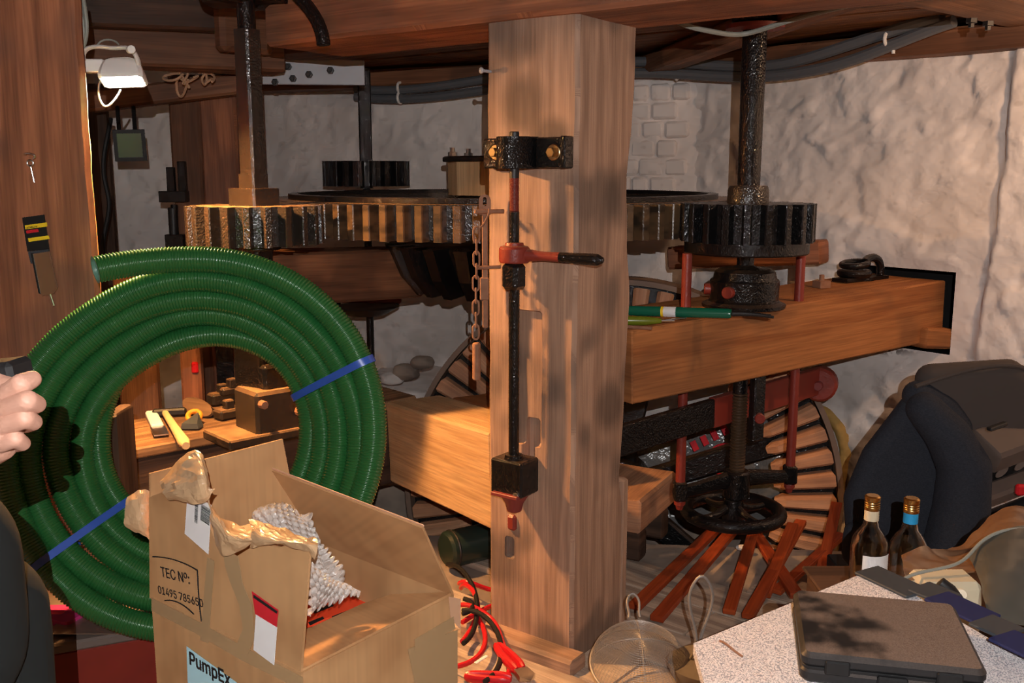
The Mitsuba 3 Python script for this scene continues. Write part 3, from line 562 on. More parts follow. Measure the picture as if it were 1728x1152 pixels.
ob('strap', sh(mv(cbox(.06, .035, .26, .006), frame((0, 0, 0), BD)), NR[0] + .055, NR[1] - .05, .70), M_BLACK, t)
ob('pin', cyl(.02, V(NR[0] + .06, NR[1] - .09, .665), V(NR[0] + .06, NR[1] - .02, .665)), M_OXIDE, t)
t = thing('handwheel', 'black iron handwheel lying flat under the yoke', 'wheel'); hc = V(NR[0] - .012, NR[1] - .01, .268)
a = np.linspace(0, 2 * math.pi, 65)[:-1]; u = np.arange(14) / 14 * 2 * math.pi
R = np.stack([np.stack([(.182 + .027 * np.cos(u)) * math.cos(q), (.182 + .027 * np.cos(u)) * math.sin(q), .026 * np.sin(u)], 1) for q in np.r_[a, 0]])
ob('rim', sh(loft(R, cap=False), *hc), M_BLACK, t)
ob('hub', sh(lathe([(.02, -.03), (.042, -.03), (.045, .0), (.036, .05), (.02, .055)], 20), *hc), M_BLACK, t)
for i in range(4):
    q = i * math.pi / 2 + .5; P = smoothpath([hc + V(r * math.cos(q), r * math.sin(q), z) for r, z in ((.03, .02), (.09, .0), (.165, .0))], 8); ob('spoke', tube(P, np.linspace(.017, .012, 8), 10), M_BLACK, t)
# lever under the beam
lv = thing('lever_bar', 'flat iron lever, black then red, slanting below the oak beam', 'lever')
lA, lB = at(1030, 748, 3.28), at(1388, 640, 4.18); lm = lA + (lB - lA) * .42; lup = np.cross(np.cross(lB - lA, (0, 0, 1)), lB - lA)
ob('black_arm', timber_mesh(lA, lm + (lB - lA) * .01, .028, .112, bev=.004, wob=0, n=3)[0], M_BLACK, lv)
ob('red_arm', timber_mesh(lm, lB, .034, .118, bev=.004, wob=0, n=3)[0], M_OXIDE, lv, label='red painted end of the lever')
ob('pivot_lug', join(cyl(.075, lB + V(-.03, -.05, -.015), lB + V(.0, .02, -.015), 24)), M_OXIDE, lv)
ob('pivot_pin', cyl(.02, lB + V(-.045, -.08, -.015), lB + V(-.0, .02, -.015)), M_DKRED, lv)
# pit wheel with wooden cogs
pw = thing('pit_wheel', 'huge vertical wheel with pale wooden cogs partly under the floor', 'gear wheel')
WP = V(.495, 4.40, .11); wax = unit(V(-.15, -.985, 0)); Mw = np.eye(4); Mw[:3, 0] = V(wax[1] * -1, wax[0], 0); Mw[:3, 1] = V(0, 0, 1); Mw[:3, 2] = wax; Mw[:3, 3] = WP
if np.linalg.det(Mw[:3, :3]) < 0: Mw[:3, 0] *= -1
RP = 1.0
ob('rim', mv(ext(disc(RP - .02, 40).difference(disc(RP - .22, 40)), -.09, .0), Mw), M_BLACK, pw, sm=25)
ob('outer_band', mv(ext(disc(RP + .012, 40).difference(disc(RP - .012, 40)), -.11, .055), Mw), mat('greased_rim', prin((.17, .115, .085), .6, .3)), pw, sm=25)
for i in range(56):
    a = (i + .15) * 2 * math.pi / 56; P = []
    for r, w, z in ((RP - .03, .037, .0), (RP - .03, .037, .05), (RP - .02, .024, .066), (RP - .25, .027, .0), (RP - .255, .027, .05), (RP - .24, .015, .070), (RP - .285, .016, .02), (RP - .29, .012, .042)):
        for s in (-1, 1): P.append((r, s * w, z))
    m = mv(hull(P), Mw @ trimesh.transformations.rotation_matrix(a, [0, 0, 1])); ob('cog', m, W_TOOTH, pw, sm=25, grain=frame(WP, Mw[:3, :3] @ V(math.cos(a), math.sin(a), 0), wax))
for i in range(6):
    a = i * math.pi / 3 + .35; ob('arm', mv(cbox(.74, .11, .06, .01, (.46, 0, -.05)), Mw @ trimesh.transformations.rotation_matrix(a, [0, 0, 1])), M_BLACK, pw)
ob('hub', mv(lathe([(.05, -.16), (.16, -.16), (.17, .06), (.10, .08), (.05, .08)], 32), Mw), M_BLACK, pw)
# ------------------------------------------------------------------ planes met by pixel rays (to read outlines off the photograph's plan)
def lf(px, py, out=0.): return onplane(px, py, PC + PN * out, PN)
MF = np.array([[-PL[0], 0, PN[0], 0], [-PL[1], 0, PN[1], 0], [0, 1, 0, 0], [0, 0, 0, 1.0]])      # x right along the post's left face, y up, z out of it
def onface(m, px, py, out=0.): M = MF.copy(); M[:3, 3] = lf(px, py, out); return mv(m, M)
# ------------------------------------------------------------------ ironwork on the post
t = thing('clamp_bracket', 'black iron clamp bracket with two brassy bolts, high on the central post', 'bracket')
wS = lambda a, b, y: np.dot(lf(b, y, .02) - lf(a, y, .02), -PL)
c0 = lf(890, 258, .0)
def facebox(x0, y0, x1, y1, o0, o1, b=.004):
    p, q = lf(x0, y1, (o0 + o1) / 2), lf(x1, y0, (o0 + o1) / 2); w, h = np.dot(q - p, -PL), q[2] - p[2]
    M = MF.copy(); M[:3, 3] = (p + q) / 2; return mv(cbox(w, h, o1 - o0, b), M)
ob('plate', facebox(820, 233, 862, 284, .004, .034), M_BLACK, t); ob('plate', facebox(908, 231, 951, 284, .004, .034), M_BLACK, t)
a = np.linspace(math.pi, 0, 19); ph = wS(856, 912, 258) / 2; hh = (lf(890, 231).copy() - lf(890, 284))[2]
arc = Polygon([(ph * math.cos(q), .012 + ph * 1.6 * math.sin(q)) for q in a] + [((ph - .014) * math.cos(q), .012 + (ph * 1.6 - .012) * math.sin(q)) for q in a[::-1]])
m = mv(ext(arc, -hh / 2, hh / 2), np.array([[1, 0, 0, 0], [0, 0, 1, 0], [0, 1, 0, 0], [0, 0, 0, 1.0]])); m.invert() if m.volume < 0 else 0
ob('clasp', onface(m, 884, 258, .0), M_BLACK, t, sm=30); ob('end_lug', facebox(951, 229, 961, 284, .0, .05), M_BLACK, t)
for x, w in ((838, 1), (935, 1)):
    ob('bolt', onface(join(lathe([(.0245, .0), (.0245, .005), (.022, .007)], 24), sh(lathe([(.0155, .0), (.0155, .017), (.0135, .019)], 6), 0, 0, .006)), x, 257, .035), M_BRASSY, t, label='brassy hexagon bolt on a washer')
rc = lambda py, px=868: lf(px, py, .068)
def vrod(y0, y1, r, px0=868, px1=868, seg=16): p, q = lf(px0, y0, .068), lf(px1, y1, .068); return cyl(r, q, p, seg)
t = thing('lifting_rod', 'long black iron rod with a red threaded top fixed upright on the post', 'rod')
p, q = rc(300), rc(358); n = 16; prof = []
for i in range(n * 2): z = i * (p[2] - q[2]) / (n * 2); prof += [(.0125, z), (.0155, z + .0012), (.0155, z + .002), (.0125, z + .003)]
ob('red_thread', sh(lathe(prof, 20), *q), M_OXIDE, t, label='red painted screw thread'); ob('thread_top', vrod(222, 302, .0145), M_IRON, t)
ob('upper_rod', vrod(356, 418, .0155), M_BLACK, t)
p, q = rc(444), rc(489); ob('square_nut', sh(ext(sq(.033, .008), 0, p[2] - q[2]), *q) if 0 else onface(mv(cbox(.062, p[2] - q[2], .062, .012), np.eye(4)), 867, 466, .068), M_BLACK, t)
ob('lower_rod', vrod(487, 772, .0165, 868, 867), M_BLACK, t)
hp = lf(868, 429, .068); he = onplane(1018, 439, hp + V(0, -.10, 0), V(.12, 1, 0)); hd = unit(he - hp)
t = t + '__crank'
ob('crank', sh(lathe([(.02, -.026), (.044, -.026), (.048, -.02), (.048, .018), (.043, .025), (.03, .028), (.028, .036), (.02, .037)], 32), *hp), M_OXIDE, t[:-7], label='red crank with a black grip')
P = np.array([hp + hd * s * np.linalg.norm(he - hp) for s in np.linspace(.1, 1, 16)]); rr = np.interp(np.linspace(0, 1, 16), [0, .25, .3, .9, .97, 1], [.022, .0145, .0145, .0185, .0165, .008])
ob('grip', tube(P[7:], rr[7:], 14), M_BLACK, t); ob('arm', tube(P[:8], rr[:8], 14), M_OXIDE, t, label='worn red arm of the crank')
t = thing('rod_footing', 'black iron box and dull red cup holding the foot of the rod', 'footing')
ob('box', facebox(843, 777, 895, 824, .0, .10, .006), M_BLACK, t); ob('collar', sh(lathe([(.015, -.02), (.034, -.02), (.036, -.012), (.030, .0), (.028, .012), (.016, .014)], 24), *lf(867, 772, .062)), M_BLACK, t)
q = lf(868, 830, .06); ob('red_plate', onface(cbox(.105, .012, .12, .002), 868, 829, .055), M_DKRED, t)
ob('cup', sh(lathe([(.012, -.062), (.024, -.056), (.03, -.03), (.046, -.004), (.046, .0), (.012, .0)], 24), *lf(868, 833, .06)), M_DKRED, t)
ob('screw', onface(lathe([(.012, 0), (.012, .005), (.009, .007)], 16), 871, 837, .10), M_STEEL, t)
t = thing('red_wedge', 'small orange-red wedge driven into a slot low in the post', 'wedge'); ob('wedge', onface(wobble(cbox(.034, .055, .03, .006), .002, 20), 866, 880, .0), M_OXIDE, t) if 0 else None
labels.pop(t); ob('red_wedge', onface(cbox(.034, .055, .034, .008), 866, 880, -.004), M_OXIDE, label='small orange-red wedge driven into a slot low in the post', cat='wedge')
# nail, rusty hasp bar and chain on the post's left edge
ob('nail', join(cyl(.005, lf(828, 121, .0), lf(813, 119, .04), 10), mv(lathe([(.0095, 0), (.0095, .004), (.005, .007)], 12), zframe(lf(813, 119, .04), lf(813, 119, .04) - lf(828, 121, .0)))), M_GALV, label='pale headed nail in the upper left edge of the post', cat='nail')
t = thing('hasp_bar', 'rusty flat iron bar with an eye, upright along the left edge of the post', 'bar')
hpY = 3.15; B = lambda x0, y0, x1, y1, d=.012, Y=hpY: rbox(np.minimum(at(x0, y1, Y), at(x1, y0, Y)) - V(0, d / 2, 0), np.maximum(at(x0, y1, Y), at(x1, y0, Y)) + V(0, d / 2, 0), .003)
eye = sbox(-.019, -.045, .019, 0).union(Polygon([(.019 * math.cos(a), .019 * math.sin(a)) for a in np.linspace(0, 6.28, 24)])).difference(LineString([(0, -.012), (0, .004)]).buffer(.006))
ob('eye', mv(ext(eye, -.006, .006), np.array([[1, 0, 0, at(818, 338, hpY)[0]], [0, 0, -1, hpY], [0, 1, 0, at(818, 338, hpY)[2]], [0, 0, 0, 1.0]])), M_RUST, t)
ob('bar', B(814, 350, 823, 553), M_RUST, t); ob('thick_end', B(810, 468, 825, 506, .02), M_RUST, t)
ob('staple', join(cyl(.007, at(801, 357, 3.12), at(850, 357, 3.12) + V(.0, .03, 0), 10)), M_RUST, t); ob('staple', cyl(.006, at(803, 452, 3.12), at(845, 450, 3.14), 10), M_RUST, t)
t = thing('chain', 'rusty chain with a wooden peg hanging at the left edge of the post', 'chain'); L = 9
for i in range(L):
    y = 396 + i * 20.5; c = at(804 - (i > 3) * 1, y, 3.10); a_ = np.linspace(0, 2 * math.pi, 17)[:-1]
    P = np.stack([.0095 * np.cos(a_), 0 * a_, .013 * np.sin(a_) + np.sign(np.sin(a_)) * .011], 1); 
    if i % 2: P = P[:, [1, 0, 2]]
    P = np.vstack([P, P[:1]]); ob('link', sh(tube(P, .0036, 7), *c), M_RUST, t)
ob('wire', tube(smoothpath([at(826, 352, 3.11), at(818, 375, 3.10), at(806, 388, 3.10)], 8), .003, 6), M_RUST, t)
ob('peg', cyl(.0135, at(804, 641, 3.10), at(804, 578, 3.10), 14, .004), M_RUST, t)
# ------------------------------------------------------------------ floodlight on the left post
t = thing('floodlight', 'small white floodlight shining from the side of the left post', 'lamp')
lc = at(208, 138, 3.200); ln = unit(V(.10, -.31, -.95)); Ml = zframe(lc, ln, (1, .15, 0))
def lampring(w, d, z): return [Ml[:3, :3] @ V(x * w, y * d, z) + lc for x, y in ((-1, -1), (1, -1), (1, 1), (-1, 1))]
lens = loft([lampring(0.0597, 0.0398, -0.0140), lampring(0.0585, 0.0386, -0.0070), lampring(0.0468, 0.0281, 0.0012)]); lens.invert() if lens.volume < 0 else 0
ob('lit_glass', lens, M_WPLAST, t, sm=False, emitter={'type': 'area', 'radiance': {'type': 'rgb', 'value': [LAMP * c for c in LAMP_RGB]}})
def rr_(w, d, z, k=.012): return [Ml[:3, :3] @ V(*p, z) + lc for p in ((-w, -d + k), (-w + k, -d), (w - k, -d), (w, -d + k), (w, d - k), (w - k, d), (-w + k, d), (-w, d - k))]
m = loft([rr_(0.0351, 0.0234, -0.0146), rr_(0.0608, 0.0404, -0.0146), rr_(0.0620, 0.0415, 0.0000), rr_(0.0655, 0.0445, 0.0012), rr_(0.0679, 0.0468, -0.0047), rr_(0.0679, 0.0468, -0.0140), rr_(0.0632, 0.0433, -0.0351), rr_(0.0538, 0.0351, -0.0608), rr_(0.0351, 0.0234, -0.0725)]); m.invert() if m.volume < 0 else 0
ob('housing', m, M_WPLAST, t)
ob('knob', cyl(.0125, at(219, 84, 3.153), at(219, 84, 3.141) + V(.01, -.012, 0), 20), M_WPLAST, t)
ob('bracket_arm', tube(smoothpath([at(140, 100, 3.200), at(143, 86, 3.200), at(160, 79, 3.194), at(195, 81, 3.188), at(222, 84, 3.177), at(232, 100, 3.188), at(233, 118, 3.200)], 30), .0146, 8, flat=.45, up=(0, 1, 0)), M_WPLAST, t)
ob('gear_box', mv(cbox(.065, .06, .042, .004), frame(at(160, 112, 3.259), V(1, .2, 0))), M_WPLAST, t)
ob('cable', tube(smoothpath([at(176, 120, 3.247), at(168, 140, 3.247), at(168, 165, 3.247), at(177, 179, 3.247), at(190, 172, 3.247), at(203, 152, 3.235)], 24), .0038, 8), M_COND, t)
ob('loop_wire', tube(smoothpath([at(163, 80, 3.200), at(172, 69, 3.200), at(184, 67, 3.200), at(200, 75, 3.188)], 14), .003, 8), M_CABLE, t)
for i, (dx, r) in enumerate(((0, .008), (7, .007))): ob('supply_cable', tube(smoothpath([at(132 + dx, -10, 3.177), at(138 + dx, 30, 3.171), at(141 + dx * .6, 60, 3.177), at(137, 84, 3.188)], 16), r, 8), M_CABLE, label=('pale cable running down the corner of the left post', 'second olive cable beside it at the corner of the left post')[i], cat='cable')
t = thing('floodlight', 'second white floodlight on the right-hand wall', 'lamp')
l2 = V(1.95, 3.0, 2.03); n_2 = unit(V(-.08, .75, -.66)); M3 = zframe(l2, n_2, (1, .3, 0)); g3 = lambda w, d, z: [M3[:3, :3] @ V(x * w, y * d, z) + l2 for x, y in ((-1, -1), (1, -1), (1, 1), (-1, 1))]
lens = trimesh.Trimesh(g3(.06, .04, .001), [[0, 1, 2], [0, 2, 3]], process=False); lens.invert() if np.dot(lens.face_normals[0], n_2) < 0 else 0
ob('lit_glass', lens, M_WPLAST, t, sm=False, emitter={'type': 'area', 'radiance': {'type': 'rgb', 'value': [LAMP2 * c for c in LAMP2_RGB]}})
m = loft([g3(.04, .03, -.06), g3(.06, .045, -.035), g3(.066, .048, -.002), g3(.066, .048, .0)]); m.invert() if m.volume < 0 else 0
ob('housing', m, M_WPLAST, t, sm=20); ob('bracket_arm', tube(smoothpath([l2 - n_2 * .05, l2 + V(.12, -.02, .02), l2 + V(.5, -.02, .04)], 16), .014, 10), M_WPLAST, t)
t = thing('floodlight', 'black unlit floodlight hanging upside down behind the left post', 'lamp')
lc2 = at(219, 245, 4.78); n2 = unit(V(.38, -.9, -.12)); M2 = zframe(lc2, n2, (1, .3, .02)); g = lambda w, d, z: [M2[:3, :3] @ V(x * w, y * d, z) + lc2 for x, y in ((-1, -1), (1, -1), (1, 1), (-1, 1))]
m = loft([g(.030, .03, -.11), g(.055, .05, -.085), g(.068, .07, -.02), g(.070, .072, 0)]); m.invert() if m.volume < 0 else 0
ob('housing', m, M_PLAST, t, sm=20)
fr = ext(sbox(-.072, -.074, .072, .074).difference(sbox(-.055, -.057, .055, .057)), 0, .014); ob('frame', mv(fr, M2), M_PLAST, t, sm=False)
ob('glass', mv(ext(sbox(-.056, -.058, .056, .058), .001, .005), M2), M_REFL, t, sm=False)
for px in (200, 227): ob('bracket', cyl(.010, at(px + 1, 222, 4.78), at(px - 2, 180, 4.86), 10), M_PLAST, t)
ob('hanging_cable', tube(smoothpath([at(187, 200, 4.84), at(176, 260, 4.8), at(176, 300, 4.8), at(184, 340, 4.8), at(176, 395, 4.8), at(180, 445, 4.8)], 40), .011, 8), M_PLAST, label='thick black cable hanging below the black floodlight', cat='cable')
# iron rods on the back post
t = thing('sluice_rod', 'tall black iron rod gear standing against the back post', 'rod'); YR = 5.09
ob('rod', B(303, 272, 313, 330, .03, YR), M_BLACK, t); ob('rod', B(284, 282, 294, 330, .03, YR), M_BLACK, t); ob('clamp', B(272, 322, 316, 341, .07, YR), M_BLACK, t); ob('foot', B(283, 395, 312, 432, .06, YR), M_BLACK, t)
ob('long_rod', cyl(.018, at(294, 345, YR), at(296, 470, YR)), M_BLACK, t); ob('spring', cyl(.024, at(291, 350, YR), at(294, 398, YR)), M_IRON, t)
rs = np.random.RandomState(21)
for i in range(5):
    P = [at(292 + 13 * i + rs.uniform(-5, 5), 118 + rs.uniform(0, 8), 4.7) if k == 0 else at(292 + 13 * i + rs.uniform(-18, 22), 122 + rs.uniform(0, 24), 4.7 + rs.uniform(-.05, .05)) for k in range(5)]
    ob('twine', tube(smoothpath(P, 24), .006, 6), M_CARDE, label='loop of old brown twine dangling under the cross beam', cat='twine', group='twine under the cross beam')
# conduits and clips along the wall tops
def wp(px, py, o=.07): y = wy(px) - o; return at(px, py, y)
for i, pts in enumerate((((600, 150), (700, 150), (820, 133), (960, 112), (1085, 104), (1240, 112), (1330, 106), (1420, 80), (1500, 54), (1590, 28)), ((600, 163), (700, 166), (820, 152), (960, 132), (1085, 123), (1240, 130), (1340, 124), (1430, 104), (1520, 70), (1610, 36)))):
    ob('conduit', tube(smoothpath([wp(x, y, .235) for x, y in pts], 80), .0255, 10), M_COND, label=('upper grey plastic conduit along the wall top', 'lower grey plastic conduit along the wall top')[i], cat='conduit')
for (x, y1, y2), nm in zip(((675, 148, 165), (1142, 105, 124), (1500, 66, 78)), ('white twin conduit clip left of the post, near the back shaft', 'white twin conduit clip between the post and the right shaft', 'white twin conduit clip at the upper right, on the bend')):
    t = thing('conduit_clip', nm, 'clip')
    for y in (y1, y2):
        c = wp(x + (8 if (x > 1400 and y == y2) else 0), y, .235); c2 = wp(x + 8, y, .235); q = np.linspace(-2.3, 2.3, 14); d = unit((c2 - c) * [1, 1, 0]); o = unit(V(d[1], -d[0], 0))
        ob('ring', tube([c + o * .030 * math.cos(k) + V(0, 0, 1) * .030 * math.sin(k) for k in q], .008, 8), M_WPLAST, t)
    ob('screw_lug', mv(cbox(.045, .025, .03, .004), frame(wp(x + 8, (y1 + y2) / 2, .06), d)), M_WPLAST, t)
ob('ceiling_cable', tube(smoothpath([at(1115, 15, 3.40), at(1150, 40, 3.38), at(1200, 53, 3.4), at(1258, 57, 3.45), at(1300, 45, 3.4), at(1390, 19, 3.3), at(1490, -4, 3.2)], 60), .0085, 8), M_CABLE, label='thin grey cable sagging across in front of the right shaft', cat='cable')
ob('broken_hose_pipe', tube(smoothpath([at(490, -20, 3.6), at(520, 12, 3.58), at(538, 42, 3.56), at(546, 76, 3.55)], 20), .024, 12), M_BLACK, label='short black pipe hanging in front of the head beam', cat='pipe')
for px, py in ((1640, 31), (1668, 36)): ob('ceiling_bolt', sh(lathe([(.02, 0), (.02, -.015), (.011, -.017), (.011, -.03)][::-1], 6), *gz(px, py, 2.12)), M_IRON, label=f'black bolt under the upper right board, {"left" if px < 1650 else "right"} of the two', cat='bolt', group='bolts under the loft board')
# ------------------------------------------------------------------ things on the oak beam
zO = lambda y: zB
b3 = unit(BB - BA); bn3 = unit(np.cross(b3, BP)); bn3 = bn3 if bn3[2] > 0 else -bn3
OB = lambda px, py, h=0.: onplane(px, py, BA + bn3 * (.131 + h), bn3)
t = thing('iron_clip', 'black iron ring clamp lying near the far end of the oak beam', 'clamp'); c = OB(1455, 472)
MC = frame(c, BD)
ob('base', mv(ext(disc(.055, 12).union(sbox(-.16, -.04, .0, .04)).union(sbox(0, -.045, .13, .03)), 0, .016), MC), M_BLACK, t)
tor = lambda R, r, z, tilt=0.: mv(trimesh.creation.torus(R, r, major_sections=32, minor_sections=10), trimesh.transformations.translation_matrix([-.06, 0, z]) @ trimesh.transformations.rotation_matrix(tilt, [0, 1, 0]))
ob('ring', mv(tor(.058, .018, .034), MC), M_BLACK, t); ob('ring', mv(tor(.055, .014, .075, -.14), MC), M_BLACK, t)
ob('arm', tube(smoothpath([(MC @ V(x, y, z, 1))[:3] for x, y, z in ((-.03, -.03, .085), (.03, -.02, .10), (.08, -.02, .085), (.10, -.02, .04), (.10, -.02, .02))], 20), .018, 10), M_BLACK, t)
t = thing('beam_nut', 'rusty square nut and stud on top of the oak beam', 'nut'); p = OB(1386, 485)
ob('nut', sh(mv(ext(sq(.028, .003), 0, .03), trimesh.transformations.rotation_matrix(.4, [0, 0, 1])), *p), M_RUST, t); ob('stud', sh(cyl(.011, (0, 0, .02), (0, 0, .055), 12), *p), M_RUST, t)
t = thing('lopper', 'green handled lopping tool with black jaws lying on the oak beam', 'tool'); a_, b_ = OB(1058, 524, .025), OB(1234, 529, .025)
ob('handle', tube([a_ + (b_ - a_) * s for s in (0, .02, .5, .97, 1)], [.016, .0185, .0185, .0175, .015], 16), M_GRTOOL, t)
ob('band', tube([a_ + (b_ - a_) * s for s in (.36, .48)], .0190, 16), M_WHITE, t, label='small white and yellow sticker band'); ob('band_yellow', tube([a_ + (b_ - a_) * s for s in (.335, .362)], .0190, 16), M_YEL, t)
for o in (-.012, .012): ob('jaw', tube(smoothpath([b_ + V(0, o, 0), b_ + unit(b_ - a_) * .06 + V(0, o * .5, 0), b_ + unit(b_ - a_) * .14 + V(0, o * 1.6, -.006)], 10), np.linspace(.009, .005, 10), 8), M_IRON, t)
t = thing('screwdriver', 'olive green screwdriver lying beside the green lopping tool', 'screwdriver'); a_, b_ = OB(1045, 541, .018), OB(1116, 541, .016)
ob('handle', tube([a_ + (b_ - a_) * s for s in (0, .1, .6, .9, 1)], [.015, .017, .016, .011, .008], 14), M_OLIVE, t); ob('blade', tube([b_, b_ + unit(b_ - a_) * .045], .0045, 8), M_STEEL, t)
ob('punch', tube([OB(1058, 551, .006), OB(1100, 554, .006)], .006, 8), M_RUST, label='thin rusty punch lying at the near end of the oak beam', cat='punch')
ob('steel_rule', mv(cbox(.10, .012, .003, .001), frame(OB(1140, 538, .01), BD)), M_STEEL, label='bright thin steel strip lying by the green handle', cat='strip')
# ------------------------------------------------------------------ wall hole with foam, plastic sheets behind the wheel
P = smoothpath([wp(x, y, .075) for x, y in ((1345, 700), (1398, 700), (1424, 735), (1422, 800), (1410, 880), (1403, 925))], 40)
ob('foam_seal', wobble(tube(P, .035, 10), .014, 16, 2), M_FOAM, label='yellow expanding foam around the wall opening beside the wooden cogs', cat='foam')
G = [[wp(1335, 690, .07), wp(1410, 705, .065)], [wp(1350, 790, .07), wp(1412, 800, .065)], [wp(1365, 925, .07), wp(1402, 925, .065)]]
ob('plastic_sheet', crumple(G, 24, 14, .03, 9, 3), M_SHEET, label='crinkled grey plastic sheet stuffed inside the yellow foam', cat='sheet')
G = [[at(1040, 730, 4.75), at(1180, 700, 4.72), at(1330, 690, 4.6)], [at(1040, 800, 4.72), at(1180, 790, 4.68), at(1330, 780, 4.6)], [at(1040, 900, 4.7), at(1180, 890, 4.7), at(1330, 880, 4.6)]]
t = thing('plastic_sack', 'grey plastic sack with red print behind the screw and wheel', 'sack'); ob('sack', crumple(G, 30, 40, .05, 7, 8), M_SHEET, t)
rp = [mv(trimesh.creation.torus(.075, .006, major_sections=32, minor_sections=6), zframe(at(1222, 775, 4.58), V(0, -1, .1)))] + [mv(cbox(.03, .05, .004, .001), zframe(at(1172 + 17 * i, 752 - 9 * i, 4.58), V(0, -1, .1), V(1, 0, .5))) for i in range(5)]
ob('red_print', join(rp), M_RLABEL, t)
# ------------------------------------------------------------------ laths on the floor
for i, (x0, y0, x1, y1, z1, w) in enumerate(((1070, 1024, 1210, 890, .05, .05), (1108, 1044, 1240, 890, .05, .05), (1230, 1032, 1276, 885, .06, .045), (1268, 890, 1345, 1005, .06, .05), (1262, 1040, 1352, 880, .11, .045), (1290, 1004, 1338, 885, .14, .045), (1310, 998, 1420, 902, .10, .04), (1382, 985, 1412, 850, .16, .045))):
    A, B_ = gz(x0, y0, .02 + .012 * (i > 2)), gz(x1, y1, z1)
    timber('lath', A, B_, w, .022, W_RED, bev=.002, wob=.001, label=('red-brown painted lath on the floor, nearest the post', 'red-brown painted lath, second from the post', 'red-brown painted lath lying straight below the handwheel hub', 'red-brown painted lath slanting the other way across its neighbours', 'red-brown painted lath crossing under the slanting one', 'short red-brown painted lath against the wooden cogs', 'red-brown painted lath lying lowest towards the white wall', 'red-brown painted lath standing steepest, beside the foam')[i], cat='lath', group='red laths below the handwheel')
rs = np.random.RandomState(31)
for i, (px, py, s, nm) in enumerate(((690, 628, .06, 'dark loose stone on the ledge below the back wall'), (662, 638, .05, 'small pale stone on the ledge by the far spindle'), (712, 612, .05, 'grey stone against the wall beside the wooden cogs'), (1255, 925, .02, 'tiny white flake of plaster on the floor by the laths'))):
    p = at(px, py, 5.2) if i < 3 else gz(px, py, .005); ob('stone', mv(wobble(ball(s, s=3), s * .5, 9, i), trimesh.transformations.translation_matrix(p) @ np.diag([1.4, 1, .7, 1])), (M_STONE, M_WALL, M_STONE, M_WALL)[i], label=nm, cat='stone')
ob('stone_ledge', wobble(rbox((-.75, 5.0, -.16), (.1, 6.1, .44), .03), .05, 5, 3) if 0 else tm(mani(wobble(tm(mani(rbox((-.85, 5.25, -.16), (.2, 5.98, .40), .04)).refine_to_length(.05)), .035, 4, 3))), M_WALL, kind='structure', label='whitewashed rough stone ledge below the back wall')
# ------------------------------------------------------------------ bench with tools, seen through the hose coil
ZT = .62; bt = lambda px, py, h=0.: gz(px, py, ZT + h)
bA, bB = bt(203, 762), bt(703, 668); bd = unit((bB - bA) * [1, 1, 0]); bp = V(-bd[1], bd[0], 0)
t = thing('tool_bench', 'old dark timber bench with tools on it behind the hose coil', 'bench')
ob('top', timber_mesh(bA + bp * .21 - V(0, 0, .02), bB + bp * .21 - V(0, 0, .02), .42, .04, wob=.006, bev=.006)[0], W_BENCH, t, grain=frame(bA, bd))
ob('front_beam', timber_mesh(bA + bp * .11 - V(0, 0, .21), bB + bp * .11 - V(0, 0, .21), .20, .335, wob=.008, bev=.01)[0], W_DARK, t, grain=frame(bA, bd))
p = at(199, 690, 3.0); q = p.copy(); q[2] = -.03; timber('stub_post', q, p, .042, .16, W_DARK, up=(0, 1, 0), label='dark upright board end standing at the left of the tool bench', cat='post')
p = at(186, 700, 2.96); q = p.copy(); q[2] = -.03; timber('stub_post', q, p, .02, .12, W_TOOTH, up=(0, 1, 0), label='thin pinkish board beside the dark upright at the bench', cat='board')
t = thing('chisel', 'chisel with a blue handle end pointing forward on the bench', 'chisel'); a_, b_ = bt(214, 730, .02), bt(208, 708, .015)
ob('handle', tube([a_, a_ + (b_ - a_) * .5, b_], [.021, .018, .011], 14), M_GREY, t); ob('cap', tube([a_ - unit(b_ - a_) * .012, a_ + unit(b_ - a_) * .005], [.015, .022], 14), M_CYAN, t, label='bright blue end cap')
t = thing('chisel', 'white handled wide chisel lying on the tool bench', 'chisel'); a_, b_ = bt(255, 697, .012), bt(266, 720, .012)
ob('handle', timber_mesh(a_, b_, .045, .024, bev=.006, wob=0, n=3)[0], M_WHITE, t); ob('blade', timber_mesh(b_, b_ + unit(b_ - a_) * .13, .055, .006, bev=.002, wob=0, n=3)[0], M_STEEL, t)
t = thing('hammer', 'hammer with a pale ash handle lying on the tool bench', 'hammer'); a_, b_ = bt(279, 697, .02), bt(314, 752, .012)
ob('handle', tube(smoothpath([a_, (a_ + b_) / 2, b_], 12), np.r_[np.linspace(.013, .016, 6), np.linspace(.017, .022, 5), .014], 14), M_ASH, t); ob('head', mv(cbox(.13, .03, .03, .007), frame(a_ + V(.01, .02, 0), V(1, .25, 0))), M_IRON, t)
t = thing('tin_snips', 'dark pointed tool with an orange ring on the bench', 'tool'); c = bt(326, 712, .02)
ob('ring', mv(trimesh.creation.torus(.024, .010, major_sections=24, minor_sections=10), zframe(c + V(-.012, .05, .012), V(.1, -.6, .8))), M_ORANGE, t)
ob('jaw', hull([c + V(x, y, z) for x, y, z in ((-.035, -.045, -.015), (.035, -.05, -.015), (.04, .0, -.015), (.0, .05, .025), (-.04, .0, -.015), (-.03, -.04, .005), (.03, -.045, .005), (.012, .03, .03))]), M_GREY, t, sm=20)
t = thing('brush', 'oval wooden backed brush leaning on the tool bench', 'brush'); c = bt(336, 688, .03)
ov = Polygon([(.085 * math.cos(a), .034 * math.sin(a)) for a in np.linspace(0, 6.28, 40)]); Mo = zframe(c, V(-.35, -.75, .55), V(.8, -.45, -.2))
ob('back', mv(ext(ov, 0, .014), Mo), W_BENCH, t); ob('bristles', mv(ext(ov.buffer(-.006), -.028, 0), Mo), M_IRON, t)
